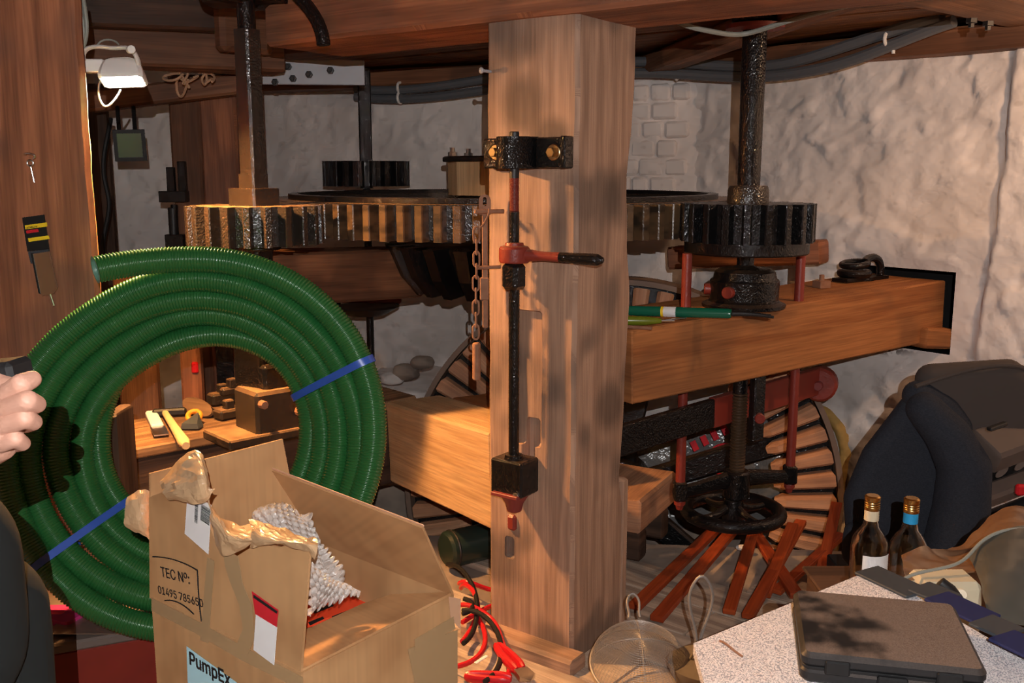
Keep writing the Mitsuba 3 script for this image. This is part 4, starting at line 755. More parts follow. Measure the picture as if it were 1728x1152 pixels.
for (x, y, h, sx, sy, sz), nm in zip(((375, 672, .03, .13, .06, .05), (392, 660, .075, .12, .035, .035), (386, 698, .02, .12, .07, .04)), ('dusty iron lug block, lowest of the castings on the bench', 'dusty iron bolt lying on top of the castings', 'front dusty iron lug with a square nut on the bench')):
    t = thing('iron_lug', nm, 'casting'); M = frame(bt(x, y, h) + V(0, .02, 0), bd + V(.1, .2, 0)); ob('lug', mv(cbox(sx, sy, sz, .008), M), M_GEAR, t); ob('nut', mv(cbox(.04, .035, .04, .005, (sx * .2 - .03, 0, sz / 2 + .015)), M), M_GEAR, t)
t = thing('bearing_casting', 'black cast iron bearing block with bolts on the tool bench', 'casting'); c = bt(452, 700, .09); M = frame(c + V(0, .1, 0), bd)
ob('body', mv(cbox(.24, .18, .18, .012), M), M_GEAR, t); ob('cap', mv(cbox(.17, .15, .10, .012, (.02, .02, .13)), M), M_BLACK, t); ob('base', mv(cbox(.42, .22, .035, .006, (-.03, 0, -.08)), M), M_GEAR, t)
ob('bolt', mv(cyl(.018, (.05, -.09, .0), (.05, -.125, .0), 8), M), M_RUST, t); ob('bolt', mv(cyl(.016, (-.10, -.09, .05), (-.10, -.12, .05), 8), M), M_RUST, t)
p = at(383, 620, 4.35); q = p.copy(); p[2], q[2] = .0, 1.2; ob('iron_upright', timber_mesh(p, q, .085, .05, up=(0, 1, 0), bev=.006, wob=.002)[0], M_BLACK, label='black iron upright behind the bench castings', cat='upright')
# ------------------------------------------------------------------ red tool chest and saw under the hose
hc_ = at(322, 745, 2.60); RT = .0352; zc = hc_[2] - .505 - RT * 1.25
t = thing('tool_chest', 'dark red painted chest with a grey lid edge under the hose', 'chest')
ca, cb = gz(95, 1075, zc), gz(300, 1040, zc); cd = unit((cb - ca) * [1, 1, 0]); cp = V(-cd[1], cd[0], 0); Mch = frame(ca + cd * .36 + cp * .22 - V(0, 0, zc / 2 - .0), cd)
ob('body', mv(cbox(.74, .50, zc - .02, .01, (-.06, -.0, -.02)), Mch), M_REDTIN, t); ob('lid', mv(cbox(.77, .53, .03, .006, (-.06, -.0, zc / 2 - .016)), Mch), mat('grey_brown_lid', prin((.13, .10, .085), .6, .3)), t)
t = thing('hand_saw', 'hand saw with a pink plastic handle lying on the red chest', 'saw')
sa, sb = gz(40, 1037, zc + .012), gz(205, 1050, zc + .012); sd = unit(sb - sa); sp = V(-sd[1], sd[0], 0)
Ms = np.eye(4); Ms[:3, 0], Ms[:3, 1], Ms[:3, 2], Ms[:3, 3] = sd, sp, V(0, 0, 1), sa
hnd = Polygon([(0, .0), (.03, -.03), (.10, -.025), (.16, -.03), (.17, .03), (.13, .055), (.06, .04), (.02, .035)]).buffer(.012).difference(LineString([(.04, .004), (.11, .012)]).buffer(.014))
ob('handle', mv(ext(hnd, -.009, .011), Ms), M_PINK, t, sm=25); ob('blade', mv(ext(Polygon([(.13, .05), (.56, .03), (.56, -.03), (.13, -.10)]), -.001, .001), Ms), M_BLADE, t, sm=False)
# ------------------------------------------------------------------ the coiled green hose
def hosepath(k):
    """k: turns from the open end (array)."""
    th = math.radians(117) - 2 * math.pi * k; step = np.floor(k) + np.clip((k % 1 - .80) / .20, 0, 1) ** 2 * (3 - 2 * np.clip((k % 1 - .80) / .20, 0, 1))
    rho = np.interp(step, [0, 1, 2, 3, 4, 5, 6, 7], [.506, .456, .405, .354, .307, .339, .396, .437]); dep = np.interp(step, [0, 1, 2, 3, 4, 5, 6, 7], [0, .043, .087, .132, .170, .232, .222, .213])
    rho = rho + .006 * np.sin(th * 2 + step * 1.7) + .004 * np.sin(th * 3 + step * 2.9) - .000 * k
    u_ = V(.985, .06, 0); w_ = V(0, .21, .978); a_ = np.cross(u_, w_) * -1; a_ = a_ if a_[1] > 0 else -a_
    lift = (np.clip(.09 - k, 0, .09) / .09) ** 2; rho = rho + .022 * lift
    return hc_ + rho[:, None] * (np.cos(th)[:, None] * u_ + np.sin(th)[:, None] * w_) + (dep - .085 * lift)[:, None] * a_
K = np.linspace(0, 6.85, 60000); Q = hosepath(K); s = np.r_[0, np.cumsum(np.linalg.norm(np.diff(Q, axis=0), axis=1))]
pit = .0088; n = int(s[-1] / (pit / 4)); ss = np.linspace(0, s[-1], n); Q = np.stack([np.interp(ss, s, Q[:, i]) for i in range(3)], 1)
rad = RT + .0020 * np.cos(2 * math.pi * ss / pit)
t = thing('coiled_hose', 'large coil of ribbed green suction hose leaning on the left post', 'hose')
seg = 20; tt = np.gradient(Q, axis=0); tt /= np.linalg.norm(tt, axis=1)[:, None]; ax = unit(np.cross(V(.985, .06, 0), V(0, .21, .978))); uu = ax - tt * (tt @ ax)[:, None]; uu /= np.linalg.norm(uu, axis=1)[:, None]; ww = np.cross(tt, uu); a_ = np.arange(seg) / seg * 2 * math.pi
R = Q[:, None] + rad[:, None, None] * (np.cos(a_)[None, :, None] * uu[:, None] + np.sin(a_)[None, :, None] * ww[:, None])
outer = loft(R, cap=False); 
ri = R[0] + 0; inner = [Q[i] + (RT - .006 + .0016 * math.cos(2 * math.pi * ss[i] / .016)) * (np.cos(a_)[:, None] * uu[i] + np.sin(a_)[:, None] * ww[i]) for i in range(0, 130, 2)]
inn = loft([R[0]] + inner, cap=False); inn.invert()
ob('tube', outer, M_HOSE, t, sm=True); ob('bore', inn, mat('hose_bore', prin((.10, .22, .16), .3, .5)), t, sm=40, label='paler ribbed inside at the open end')
def strap(th, label, nm='strap'):
    k = np.array([((math.radians(117) - th) / (2 * math.pi)) % 1 + j for j in range(7) if ((math.radians(117) - th) / (2 * math.pi)) % 1 + j < 6.85]); C = hosepath(k)
    u_ = V(.985, .06, 0); w_ = V(0, .21, .978); rd = unit(math.cos(th) * u_ + math.sin(th) * w_); td = unit(np.cross(ax, rd)); P2 = []
    for c in C:
        for q in np.linspace(0, 2 * math.pi, 25)[:-1]: P2.append(((c - hc_) @ rd + (RT + .0035) * math.cos(q), (c - hc_) @ ax + (RT + .0035) * math.sin(q)))
    from shapely.geometry import MultiPoint
    h = MultiPoint(P2).convex_hull.exterior; L = [h.interpolate(x, normalized=True) for x in np.linspace(0, 1, 90)]; c0 = Polygon([(p.x, p.y) for p in L]).centroid
    R = []
    for p in L:
        b = hc_ + rd * p.x + ax * p.y; o = unit(rd * (p.x - c0.x) + ax * (p.y - c0.y)); R.append([b + td * .0105, b + td * .0105 + o * .002, b - td * .0105 + o * .002, b - td * .0105])
    m = loft(R, cap=False); m.invert() if m.volume < 0 else 0
    ob(nm, m, M_BLUE, sm=30, label=label, cat='strap')
strap(math.radians(24), 'blue plastic strap around the right side of the hose coil', 'binding_strap'); strap(math.radians(219), 'blue plastic strap around the lower left of the hose coil', 'binding_strap')
# ------------------------------------------------------------------ carded chisel and key on the left post
YC = 3.056; t = thing('carded_chisel', 'new wide chisel in its black and yellow packing hung on the left post', 'chisel')
q = lambda x, y, o=0.: at(x, y, YC - o)
slabp = lambda pts, o, th, mt, nm, **k: ob(nm, sheet(None, [q(x, y, o) for x, y in pts], th, V(0, -1, 0)), mt, t, sm=False, **k)
slabp(((38, 367), (75, 362), (84, 420), (47, 424)), .0, .003, M_PLAST, 'card', label='black hang card'); slabp(((42, 380), (79, 375), (80, 382), (43, 387)), .0035, .001, M_YEL, 'yellow_strip'); slabp(((47, 402), (82, 397), (84, 403), (49, 408)), .0035, .001, M_YEL, 'yellow_band')
slabp(((44, 389), (64, 386), (66, 391), (45, 394)), .0035, .001, M_RLABEL, 'red_print'); slabp(((50, 424), (84, 420), (88, 440), (55, 444)), .0, .012, M_GREY, 'sleeve')
slabp(((56, 428), (84, 424), (98, 485), (92, 495), (74, 498), (68, 492)), .012, .008, M_STEEL, 'blade'); slabp(((55, 427), (58, 427), (71, 495), (68, 494)), .010, .012, M_PLAST, 'guard')
ob('shank', cyl(.0045, q(84, 495, .012), q(91, 516, .012), 10), M_STEEL, t)
for i, (x, y, tx) in enumerate(((45, 386, 'STANLEY'),)):
    m = meshkit.text_mesh(tx, .0055, .0008, True); ob('brand_print', mv(m, frame(q(x, y, .0046), q(x + 30, y - 4, .0046) - q(x, y, .0046), V(0, -1, 0))), M_INK, t, sm=False)
t = thing('key', 'small steel key hanging on a hook in the left post', 'key')
ob('hook', tube(smoothpath([q(44, 262), q(50, 259, .02), q(58, 262, .022), q(56, 268, .015)], 12), .003, 8), M_STEEL, t); ob('bow', mv(trimesh.creation.torus(.009, .003, major_sections=20, minor_sections=8), zframe(q(51, 275, .012), V(0, -1, 0))), M_STEEL, t); ob('blade', cyl(.003, q(52, 281, .012), q(58, 308, .010), 8), M_STEEL, t)
# ------------------------------------------------------------------ open cardboard box
ZR = .72; bN, bE, bF, bW = gz(510, 1135, ZR), gz(765, 1002, ZR), gz(537, 912, ZR), gz(256, 1007, ZR); up = V(0, 0, 1); ZB_ = .13
t = bx = thing('cardboard_box', 'torn open cardboard box full of packing in front of the hose', 'box')
inL, inR = unit(bF - bW), unit(bW - bF)
nWN = unit(np.cross(bN - bW, up)); nWN = nWN if nWN[1] < 0 else -nWN; nNE = unit(np.cross(bE - bN, up)); nNE = nNE if nNE[1] < 0 else -nNE
nWF = unit(np.cross(bF - bW, up)); nWF = nWF if nWF[0] < 0 else -nWF; nFE = unit(np.cross(bE - bF, up)); nFE = nFE if nFE[1] > 0 else -nFE
def wallp(a, b, n, nm):
    n1, n2 = 14, 10; U, W_ = np.meshgrid(np.linspace(0, 1, n1), np.linspace(0, 1, n2), indexing='ij')
    G = a + (b - a) * U[..., None] + (V(0, 0, ZB_ - ZR) * W_[..., None]) + n * (.006 * (meshkit.fbm(np.stack([U * 3, W_ * 3, U * 0], -1) + zlib.crc32(nm.encode()) % 9, 2) - .5))[..., None]
    ob(nm, slab(G, -n * .005), M_CARD, t, sm=30)
wallp(bW, bN, nWN, 'left_side'); wallp(bN, bE, nNE, 'right_side'); wallp(bW, bF, nWF, 'rear_left_side'); wallp(bF, bE, nFE, 'rear_right_side')
ob('base', ext(Polygon([p[:2] for p in (bN, bE, bF, bW)]), ZB_, ZB_ + .006), M_CARD, t)
ff = lambda x, y, o=0.: onplane(x, y, bW + nWN * o, nWN)
flap = lambda pts, P, n, th=.005, nm='flap', mt=None, sm=False, **k: ob(nm, sheet(None, [onplane(x, y, P, n) for x, y in pts], th, n), mt or M_CARD, t, sm=sm, **k)
flap(((256, 1007), (255, 838), (300, 820), (318, 826), (352, 872), (372, 925), (398, 940), (440, 914), (475, 922), (528, 905), (521, 1000), (511, 1134)), bW - nWN * .005, nWN, nm='torn_flap', label='torn upright front flap')
flap(((256, 1006), (251, 798), (475, 740), (487, 802), (505, 870), (537, 912)), bW - nWF * .0, -nWF, nm='rear_flap')
dR = unit(up * .86 - nFE * .5); nR = unit(np.cross(bE - bF, dR)); nR = nR if nR[1] < 0 else -nR
flap(((537, 912), (430, 780), (715, 888), (738, 940), (766, 1001)), bF, nR, nm='rear_flap')
for (a, b) in (((430, 779), (715, 887)),):
    A, B_ = onplane(*a, bF, nR), onplane(*b, bF, nR); ob('flap_edge', timber_mesh(A, B_, .006, .003, up=nR, bev=.0008, wob=0, n=3)[0], M_CARDE, t)
dI = unit(-nNE * .95 - up * .26); nI = unit(np.cross(bE - bN, dI)); nI = nI if nI[2] > 0 else -nI
flap(((511, 1133), (765, 1002), (660, 1006), (612, 1022), (517, 1066)), bN, nI, nm='inner_flap', label='inner flap folded down into the box')
# tapes, labels and writing
def stick(pts, mt, nm, o=.0015, th=.0006, parent=None, P=bW, n=nWN, **k): return ob(nm, sheet(None, [onplane(x, y, P + n * o, n) for x, y in pts], th, n), mt, parent or t, sm=False, **k)
stick(((256, 1008), (330, 1046), (410, 1090), (511, 1142), (511, 1165), (405, 1112), (330, 1068), (256, 1030)), M_PTAPE, 'tape'); stick(((350, 940), (362, 946), (352, 1085), (338, 1080)), M_PTAPE, 'tape')
stick(((376, 925), (402, 938), (410, 985), (425, 1020), (430, 1075), (418, 1105), (398, 1092), (410, 1060), (404, 1020), (390, 985), (380, 955)), M_PTAPE, 'tape_strip', .003)
bl = stick(((317, 828), (357, 852), (352, 935), (312, 900)), M_WHITE, 'barcode_label', .003, label='white parcel label with a barcode')
ba, bb, bc = ff(340, 850, .0045), ff(355, 860, .0045), ff(338, 878, .0045); ux, uy = bb - ba, bc - ba; rs = np.random.RandomState(2); bars = []; v_ = 0
while v_ < .95:
    w = rs.choice([.025, .04, .06]); bars.append(sheet(None, [ba + uy * v_ , ba + ux + uy * v_, ba + ux + uy * (v_ + w), ba + uy * (v_ + w)], .0004, nWN)); v_ += w + rs.choice([.03, .05])
ba, bb, bc = ff(330, 838, .0045), ff(335, 841, .0045), ff(328, 882, .0045); ux, uy = bb - ba, bc - ba; v_ = 0
while v_ < .95:
    w = rs.choice([.015, .025, .04]); bars.append(sheet(None, [ba + uy * v_, ba + ux + uy * v_, ba + ux + uy * (v_ + w), ba + uy * (v_ + w)], .0004, nWN)); v_ += w + rs.choice([.02, .035])
ob('bars', join(bars), M_INK, bl, sm=False)
wx = unit(bN - bW)
def write(tx, px, py, h, mt, nm, o=.0015, bold=False, tilt=0., parent=None, P=None, n=nWN, x=wx):
    m = meshkit.text_mesh(tx, h, .0006, bold); y = np.cross(n, x); xx = x * math.cos(tilt) + y * math.sin(tilt); M = np.eye(4)
    M[:3, 0], M[:3, 1], M[:3, 2], M[:3, 3] = xx, np.cross(n, xx), n, onplane(px, py, (bW if P is None else P) + n * o, n); ob(nm, mv(m, M), mt, parent or t, sm=False)
write('TEC Nº:', 272, 972, .021, M_INK, 'handwriting', tilt=.12); write('01495 785650', 267, 1000, .0165, M_INK, 'handwriting', tilt=.10)
for pts in (((258, 939), (285, 942), (310, 950), (333, 962)), ((333, 962), (335, 1000), (337, 1025), (340, 1048)), ((278, 1013), (300, 1016), (327, 1036))):
    ob('pen_line', tube(smoothpath([ff(x, y, .001) for x, y in pts], 12), .0013, 6), M_INK, t)
rl = stick(((425, 997), (470, 1029), (467, 1058), (431, 1036)), M_RLABEL, 'red_label', .004, label='red printed documents label'); stick(((428, 1003), (468, 1031), (467, 1035), (428, 1008)), M_INK, 'print', .0048, parent=rl)
stick(((432, 1036), (468, 1058), (463, 1122), (428, 1096)), M_WHITE, 'document_pouch', .004)
pl_ = stick(((315, 1090), (420, 1166), (420, 1230), (318, 1175)), M_LBLUE, 'maker_label', .003, label='pale blue printed label'); write('PumpEx', 319, 1119, .027, M_INK, 'lettering', .004, True, parent=pl_)
stick(((700, 1078), (765, 1040), (768, 1060), (700, 1100)), M_PTAPE, 'tape', .003, P=bN, n=nNE); stick(((688, 1095), (772, 1062), (772, 1152), (700, 1152)), M_PTAPE, 'tape', .002, P=bN, n=nNE)
stick(((757, 1006), (777, 1010), (777, 1062), (760, 1042)), M_CARDE, 'corner_print', .0025, P=bN, n=nNE)
def kraft(pts, nm, seed, amp=.014, mt=M_TAPE, k=24): ob(nm, crumple(pts, 13, 15, amp, k, seed, .0012), mt, t, sm=12)
w3 = lambda x, y, o: onplane(x, y, bW + nWN * o, nWN)
kraft([[w3(268, 812, .01), w3(300, 775, -.02), w3(330, 757, -.03), w3(352, 790, -.02)], [w3(275, 835, .03), w3(310, 812, .03), w3(340, 800, .02), w3(356, 812, -.0)], [w3(285, 845, .02), w3(320, 850, .03), w3(345, 850, .02), w3(357, 825, .01)]], 'paper_tape', 3)
kraft([[w3(350, 835, .0), w3(372, 870, -.02), w3(400, 885, -.04), w3(430, 878, -.05)], [w3(355, 872, .02), w3(378, 895, .03), w3(410, 905, .02), w3(450, 892, -.01)], [w3(362, 920, .01), w3(388, 938, .02), w3(425, 920, .01), w3(470, 905, .0)]], 'paper_tape', 5)
kraft([[w3(420, 880, -.05), w3(460, 885, -.05), w3(500, 900, -.04), w3(530, 905, -.03)], [w3(425, 898, .01), w3(462, 905, .02), w3(505, 912, .02), w3(538, 918, .0)], [w3(420, 925, .01), w3(460, 920, .02), w3(500, 925, .015), w3(530, 945, .005)]], 'paper_tape', 9)
kraft([[at(215, 838, 1.98), at(235, 826, 1.98), at(252, 830, 1.98)], [at(208, 868, 1.95), at(232, 872, 1.93), at(254, 868, 1.95)], [at(215, 895, 1.95), at(238, 905, 1.94), at(254, 912, 1.95)]], 'paper_tape', 12)
# bubble wrap and red paper inside
cI = (bN + bE + bF + bW) / 4
G0 = np.array([[at(432, 872, 1.92), at(470, 848, 1.98), at(505, 855, 2.0), at(520, 885, 1.98)], [at(440, 900, 1.84), at(480, 880, 1.86), at(530, 915, 1.92), at(545, 940, 1.92)], [at(500, 950, 1.76), at(525, 950, 1.82), at(550, 965, 1.86), at(575, 985, 1.86)], [at(515, 1040, 1.66), at(545, 1025, 1.72), at(585, 1010, 1.8), at(608, 1005, 1.84)]])
from scipy.interpolate import RectBivariateSpline as RBS
nu, nv = 190, 130; uu_, vv_ = np.linspace(0, 3, nu), np.linspace(0, 3, nv); G = np.stack([RBS(range(4), range(4), G0[..., i], kx=3, ky=3)(uu_, vv_) for i in range(3)], -1)
Nn = np.cross(np.gradient(G, axis=0), np.gradient(G, axis=1)); Nn /= np.linalg.norm(Nn, axis=-1, keepdims=True); Nn *= np.sign(-Nn[..., 1:2].mean())
X, Y_ = np.meshgrid(np.arange(nu) / 10., np.arange(nv) / 10. * 1.0, indexing='ij'); Xo = X + .5 * (np.floor(Y_) % 2); dd = np.hypot(Xo % 1 - .5, Y_ % 1 - .5)
G = G + Nn * (.013 * np.sqrt(np.clip(1 - (dd / .47) ** 2, 0, 1)) + .07 * (meshkit.fbm(G.reshape(-1, 3) * 9, 3, 4).reshape(nu, nv) - .5))[..., None]
ob('bubble_wrap', slab(G, -Nn * .0015), M_BUBBLE, sm=True, label='crumpled clear bubble wrap bulging out of the cardboard box', cat='bubble wrap')
t = thing('red_packet', 'orange-red printed packet lying inside the cardboard box', 'packet'); zr = .605
pr_ = [gz(505, 1062, zr), gz(520, 1022, zr), gz(592, 1010, zr), gz(640, 1030, zr)]; ob('packet', sheet(None, pr_, .012, up), mat('orange_red_card', prin((.72, .06, .02), .4, .4)), t, sm=False)
for a, b, c_, d_2 in (((528, 1030), (560, 1018), (563, 1022), (531, 1035)), ((560, 1040), (612, 1020), (614, 1024), (563, 1045)), ((520, 1050), (545, 1040), (547, 1044), (523, 1055))): ob('print', sheet(None, [gz(x, y, zr + .0122) for x, y in (a, b, c_, d_2)], .0005, up), M_INK, t, sm=False)
ob('packing_card', ext(Polygon([p[:2] for p in (bN * .96 + cI * .04, bE * .96 + cI * .04, bF * .96 + cI * .04, bW * .96 + cI * .04)]), .585, .592), M_CARD, label='flat cardboard packing sheet inside the box', cat='cardboard')
Mp = frame((cI * [1, 1, 0]), unit(bE - bN)); 
t = thing('pallet', 'low wooden pallet under the cardboard box', 'pallet')
for i in range(4): ob('slat', mv(cbox(.56, .10, .025, .003, (0, -.2 + i * .135, .115)), Mp), W_FLOOR, t, grain=Mp)
for i in range(3): ob('bearer', mv(cbox(.05, .54, .12, .003, (-.22 + .22 * i, 0, .04)), Mp), W_FLOOR, t, grain=Mp @ trimesh.transformations.rotation_matrix(math.pi / 2, [0, 0, 1]))
# ------------------------------------------------------------------ jump leads, drum and strainers on the floor
fl = lambda px, py, z=.015: gz(px, py, z + .035)
t = thing('jump_lead', 'red jump lead with red clamps tangled on the floor left of the post', 'cable')
reds = (((775, 984, .03), (800, 985, .05), (830, 995, .02), (838, 996, .02)), ((778, 992, .04), (800, 1000, .07), (806, 1020, .05), (800, 1050, .02), (780, 1082, .015)), ((772, 1022, .05), (800, 1024, .06), (825, 1040, .04), (845, 1075, .03), (857, 1110, .02), (856, 1140, .015), (845, 1150, .015)), ((780, 1050, .03), (812, 1030, .03), (830, 1022, .02)), ((805, 1040, .03), (818, 1068, .02), (815, 1095, .015), (790, 1118, .015), (770, 1124, .015)))
for i, P in enumerate(reds): ob('cable', tube(smoothpath([fl(x, y, z) for x, y, z in P], 40), .0085, 10), M_REDP, t)
def clamp(px0, py0, px1, py1, z, mt, par, jaw=True):
    a, b = fl(px0, py0, z), fl(px1, py1, z); d = unit(b - a); s = unit(V(-d[1], d[0], 0))
    ob('grip', join(*[tube(smoothpath([a + s * o * .3, a + (b - a) * .4 + s * o, b + s * o * .8], 14), np.r_[.010, np.linspace(.015, .018, 11), .016, .012], 10, flat=.7) for o in (-.014, .014)]), mt, par)
    if jaw: ob('jaw', hull([b + s * x + d * y + V(0, 0, q) for x, y, q in ((-.022, 0, -.008), (.022, 0, -.008), (-.022, 0, .008), (.022, 0, .008), (-.026, .05, -.008), (.026, .05, -.008), (-.026, .05, .008), (.026, .05, .008), (0, .075, 0))]), M_STEEL, par)
clamp(838, 1088, 878, 1130, .035, M_REDP, t); clamp(785, 1140, 862, 1147, .02, M_REDP, t, False)
t = thing('jump_lead', 'black jump lead looped on the floor beside the red one', 'cable')
for P in (((755, 952, .06), (780, 962, .08), (800, 995, .06), (805, 1030, .04), (800, 1060, .02), (782, 1085, .015)), ((780, 1030, .05), (815, 1038, .05), (838, 1065, .03), (846, 1095, .02), (838, 1130, .015), (818, 1150, .015)), ((783, 1010, .05), (795, 1016, .05), (793, 1030, .05), (780, 1035, .05))):
    ob('cable', tube(smoothpath([fl(x, y, z + .012) for x, y, z in P], 40), .0085, 10), M_PLAST, t)
ob('cable_tag', mv(cbox(.06, .012, .003, .001), frame(fl(812, 1112, .03), V(.6, .8, 0))), M_WHITE, label='white tag on the tangled jump leads', cat='tag')
t = thing('drum', 'dark green drum lying on its side under the pale beam', 'drum'); a_, b_ = gz(752, 928, .08), gz(850, 905, .08)
ob('body', cyl(.075, a_, b_, 28), M_DKGRN, t); ob('rim', mv(trimesh.creation.torus(.073, .006, major_sections=32, minor_sections=8), zframe(a_ + unit(b_ - a_) * .03, b_ - a_)), M_IRON, t)
def sieve(c, r, label, hdir, hlen, tilt, hw=.018):
    t = thing('strainer', label, 'strainer'); M = zframe(c, unit(V(*tilt)), V(1, 0, 0))
    pr = [(r * math.cos(a), r * .72 * math.sin(a)) for a in np.linspace(0, 1.45, 14)]
    ob('rim', mv(trimesh.creation.torus(r, .0045, major_sections=48, minor_sections=8), M), M_MESH, t)
    v, f = [], []
    wires = []
    for rr, zz in [(r * math.cos(a), r * .72 * math.sin(a)) for a in np.linspace(.05, 1.5, 30)]: wires.append(sh(trimesh.creation.torus(rr, .0006, major_sections=40, minor_sections=4), 0, 0, zz))
    for q in np.linspace(0, math.pi, 40)[:-1]: wires.append(tube([(r * math.cos(a) * math.cos(q), r * math.cos(a) * math.sin(q), r * .72 * math.sin(a)) for a in np.linspace(0, math.pi, 18)], .0006, 4))
    ob('mesh_bowl', mv(join(wires), M), M_MESH, t, kind='stuff', label='fine wire mesh bowl'); wires = []
    for q in np.linspace(0, math.pi, 3)[:-1]: wires.append(tube([(r * math.cos(a) * math.cos(q), r * math.cos(a) * math.sin(q), r * .72 * math.sin(a) + .001) for a in np.linspace(0, math.pi, 20)], .0014, 5))
    [ob('rib', mv(w_, M), M_MESH, t) for w_ in wires]
    h = unit(V(*hdir)); s = unit(np.cross(h, V(0, -1, .2))); o = c + h * r * .95
    P = [o + s * hw, o + h * hlen * .5 + s * hw, o + h * hlen + s * hw * .9, o + h * (hlen + .015), o + h * hlen - s * hw * .9, o + h * hlen * .5 - s * hw, o - s * hw]
    ob('handle', tube(smoothpath(P, 40), .0042, 8), M_MESH, t)
sieve(gz(1078, 1120, .09), .15, 'round wire strainer lying dome up on the floor in front of the post', (-.02, .35, .45), .06, (.0, -.35, 1))
t = thing('strainer', 'tall wire handled strainer standing beside the speckled board', 'strainer'); a_ = gz(1178, 1112, .12); b_ = onplane(1184, 980, a_, V(0, 1, 0)); s = V(.021, 0, 0)
ob('handle', tube(smoothpath([a_ - s * 1.2, (a_ + b_) / 2 - s, b_ - s * .9, b_ + V(0, 0, .016), b_ + s * .9, (a_ + b_) / 2 + s, a_ + s * .8], 50), .0048, 8), M_MESH, t)
ob('bowl', sh(lathe([(.115, 0), (.11, -.03), (.08, -.075), (.03, -.10)][::-1], 32), *(a_ + V(.02, -.02, .0))), M_MESH, t)
# ------------------------------------------------------------------ right foreground: crate, board, case
ZD = .72; dz = lambda px, py, h=0.: gz(px, py, ZD + h)
b0, b1, b2 = dz(1170, 1085), dz(1470, 961), dz(1552, 1008); b3 = dz(1740, 1118); b4, b5 = dz(1700, 1420), dz(1215, 1250)
g = Polygon([p[:2] for p in (b0, b1, b2, b3, b4, b5)])
ob('speckled_board', ext(g, ZD - .022, ZD), M_SPECK, label='grey speckled board lying flat with the black case on it', cat='board', sm=20)
ob('work_table', join(ext(g.buffer(-.05), ZD - .06, ZD - .022), *[rbox((p[0] - .025, p[1] - .025, -.03), (p[0] + .025, p[1] + .025, ZD - .05)) for p in [b0 * .84 + b4 * .16, b1 * .84 + b4 * .16, b3 * .84 + b5 * .16, b5 * .8 + b1 * .2]]), W_FLOOR, sm=20, label='low wooden table carrying the speckled board', cat='table') if 0 else None
t = thing('work_table', 'low wooden table carrying the speckled board', 'table'); ob('top', ext(g.buffer(-.05), ZD - .06, ZD - .022), W_FLOOR, t, sm=20)
for p in (b0 * .8 + b4 * .2, b1 * .8 + b4 * .2, b3 * .8 + b5 * .2, b5 * .8 + b1 * .2): ob('leg', rbox((p[0] - .025, p[1] - .025, -.03), (p[0] + .025, p[1] + .025, ZD - .05)), W_FLOOR, t)
ob('wire_stub', tube(smoothpath([dz(1215, 1081, .003), dz(1225, 1086, .006), dz(1240, 1098, .004), dz(1253, 1107, .003)], 14), .0022, 6), M_RUST, label='short bent rusty wire on the speckled board', cat='wire')
for i, (px, py) in enumerate(((1395, 1142), (1412, 1128), (1510, 1146))):
    ob('red_scribble', tube(smoothpath([dz(px - 12, py + 8, .0006), dz(px - 4, py - 6, .0006), dz(px + 2, py + 5, .0006), dz(px + 12, py - 7, .0006)], 14), .0012, 5, flat=.3), M_RLABEL, 'speckled_board', label='faint red pen mark')
t = thing('tool_case', 'dusty black plastic carrying case lying on the speckled board', 'case'); hC = .055
k0, k1, k2, k3 = dz(1356, 986, hC), dz(1628, 1042, hC), dz(1650, 1122, hC), dz(1338, 1090, hC)
cc = (k0 + k1 + k2 + k3) / 4; kx = unit((k2 - k3) * [1, 1, 0]); ky = V(-kx[1], kx[0], 0); kw, kd = np.linalg.norm(k2 - k3) * 1.0, abs(np.dot(k0 - k3, ky)) * 1.0; Mk = frame(cc * [1, 1, 0] + V(0, 0, ZD), kx)
def slabr(w, d, z0, z1, r, b):
    o = sbox(-w / 2 + r, -d / 2 + r, w / 2 - r, d / 2 - r); rg = lambda k: np.array(o.buffer(r + k, 6).exterior.coords)[:-1]
    n = len(rg(0)); R = [np.c_[rg(-b), np.full(n, z0)], np.c_[rg(0), np.full(n, z0 + b)], np.c_[rg(0), np.full(n, z1 - b)], np.c_[rg(-b), np.full(n, z1)]]; m = loft(R); m.invert() if m.volume < 0 else 0; return m
ob('lower_shell', mv(slabr(kw, kd, 0.0005, .026, .018, .006), Mk), M_CASE, t); ob('lid', mv(slabr(kw, kd, .028, hC, .018, .008), Mk), M_CASE, t); ob('seam', mv(slabr(kw - .006, kd - .006, .024, .030, .016, .001), Mk), M_PLAST, t)
for s in (-.30, .30): ob('latch', mv(cbox(.042, .008, .026, .003, (kw * s, -kd / 2 - .002, .034)), Mk), M_PLAST, t)
ob('handle', mv(cbox(.05, .010, .018, .003, (0, -kd / 2 - .003, .020)), Mk), M_PLAST, t)
for s in (-.26,): ob('hinge', mv(cbox(.07, .014, .022, .006, (kw * s, kd / 2 + .003, .036)), Mk), M_PLAST, t)
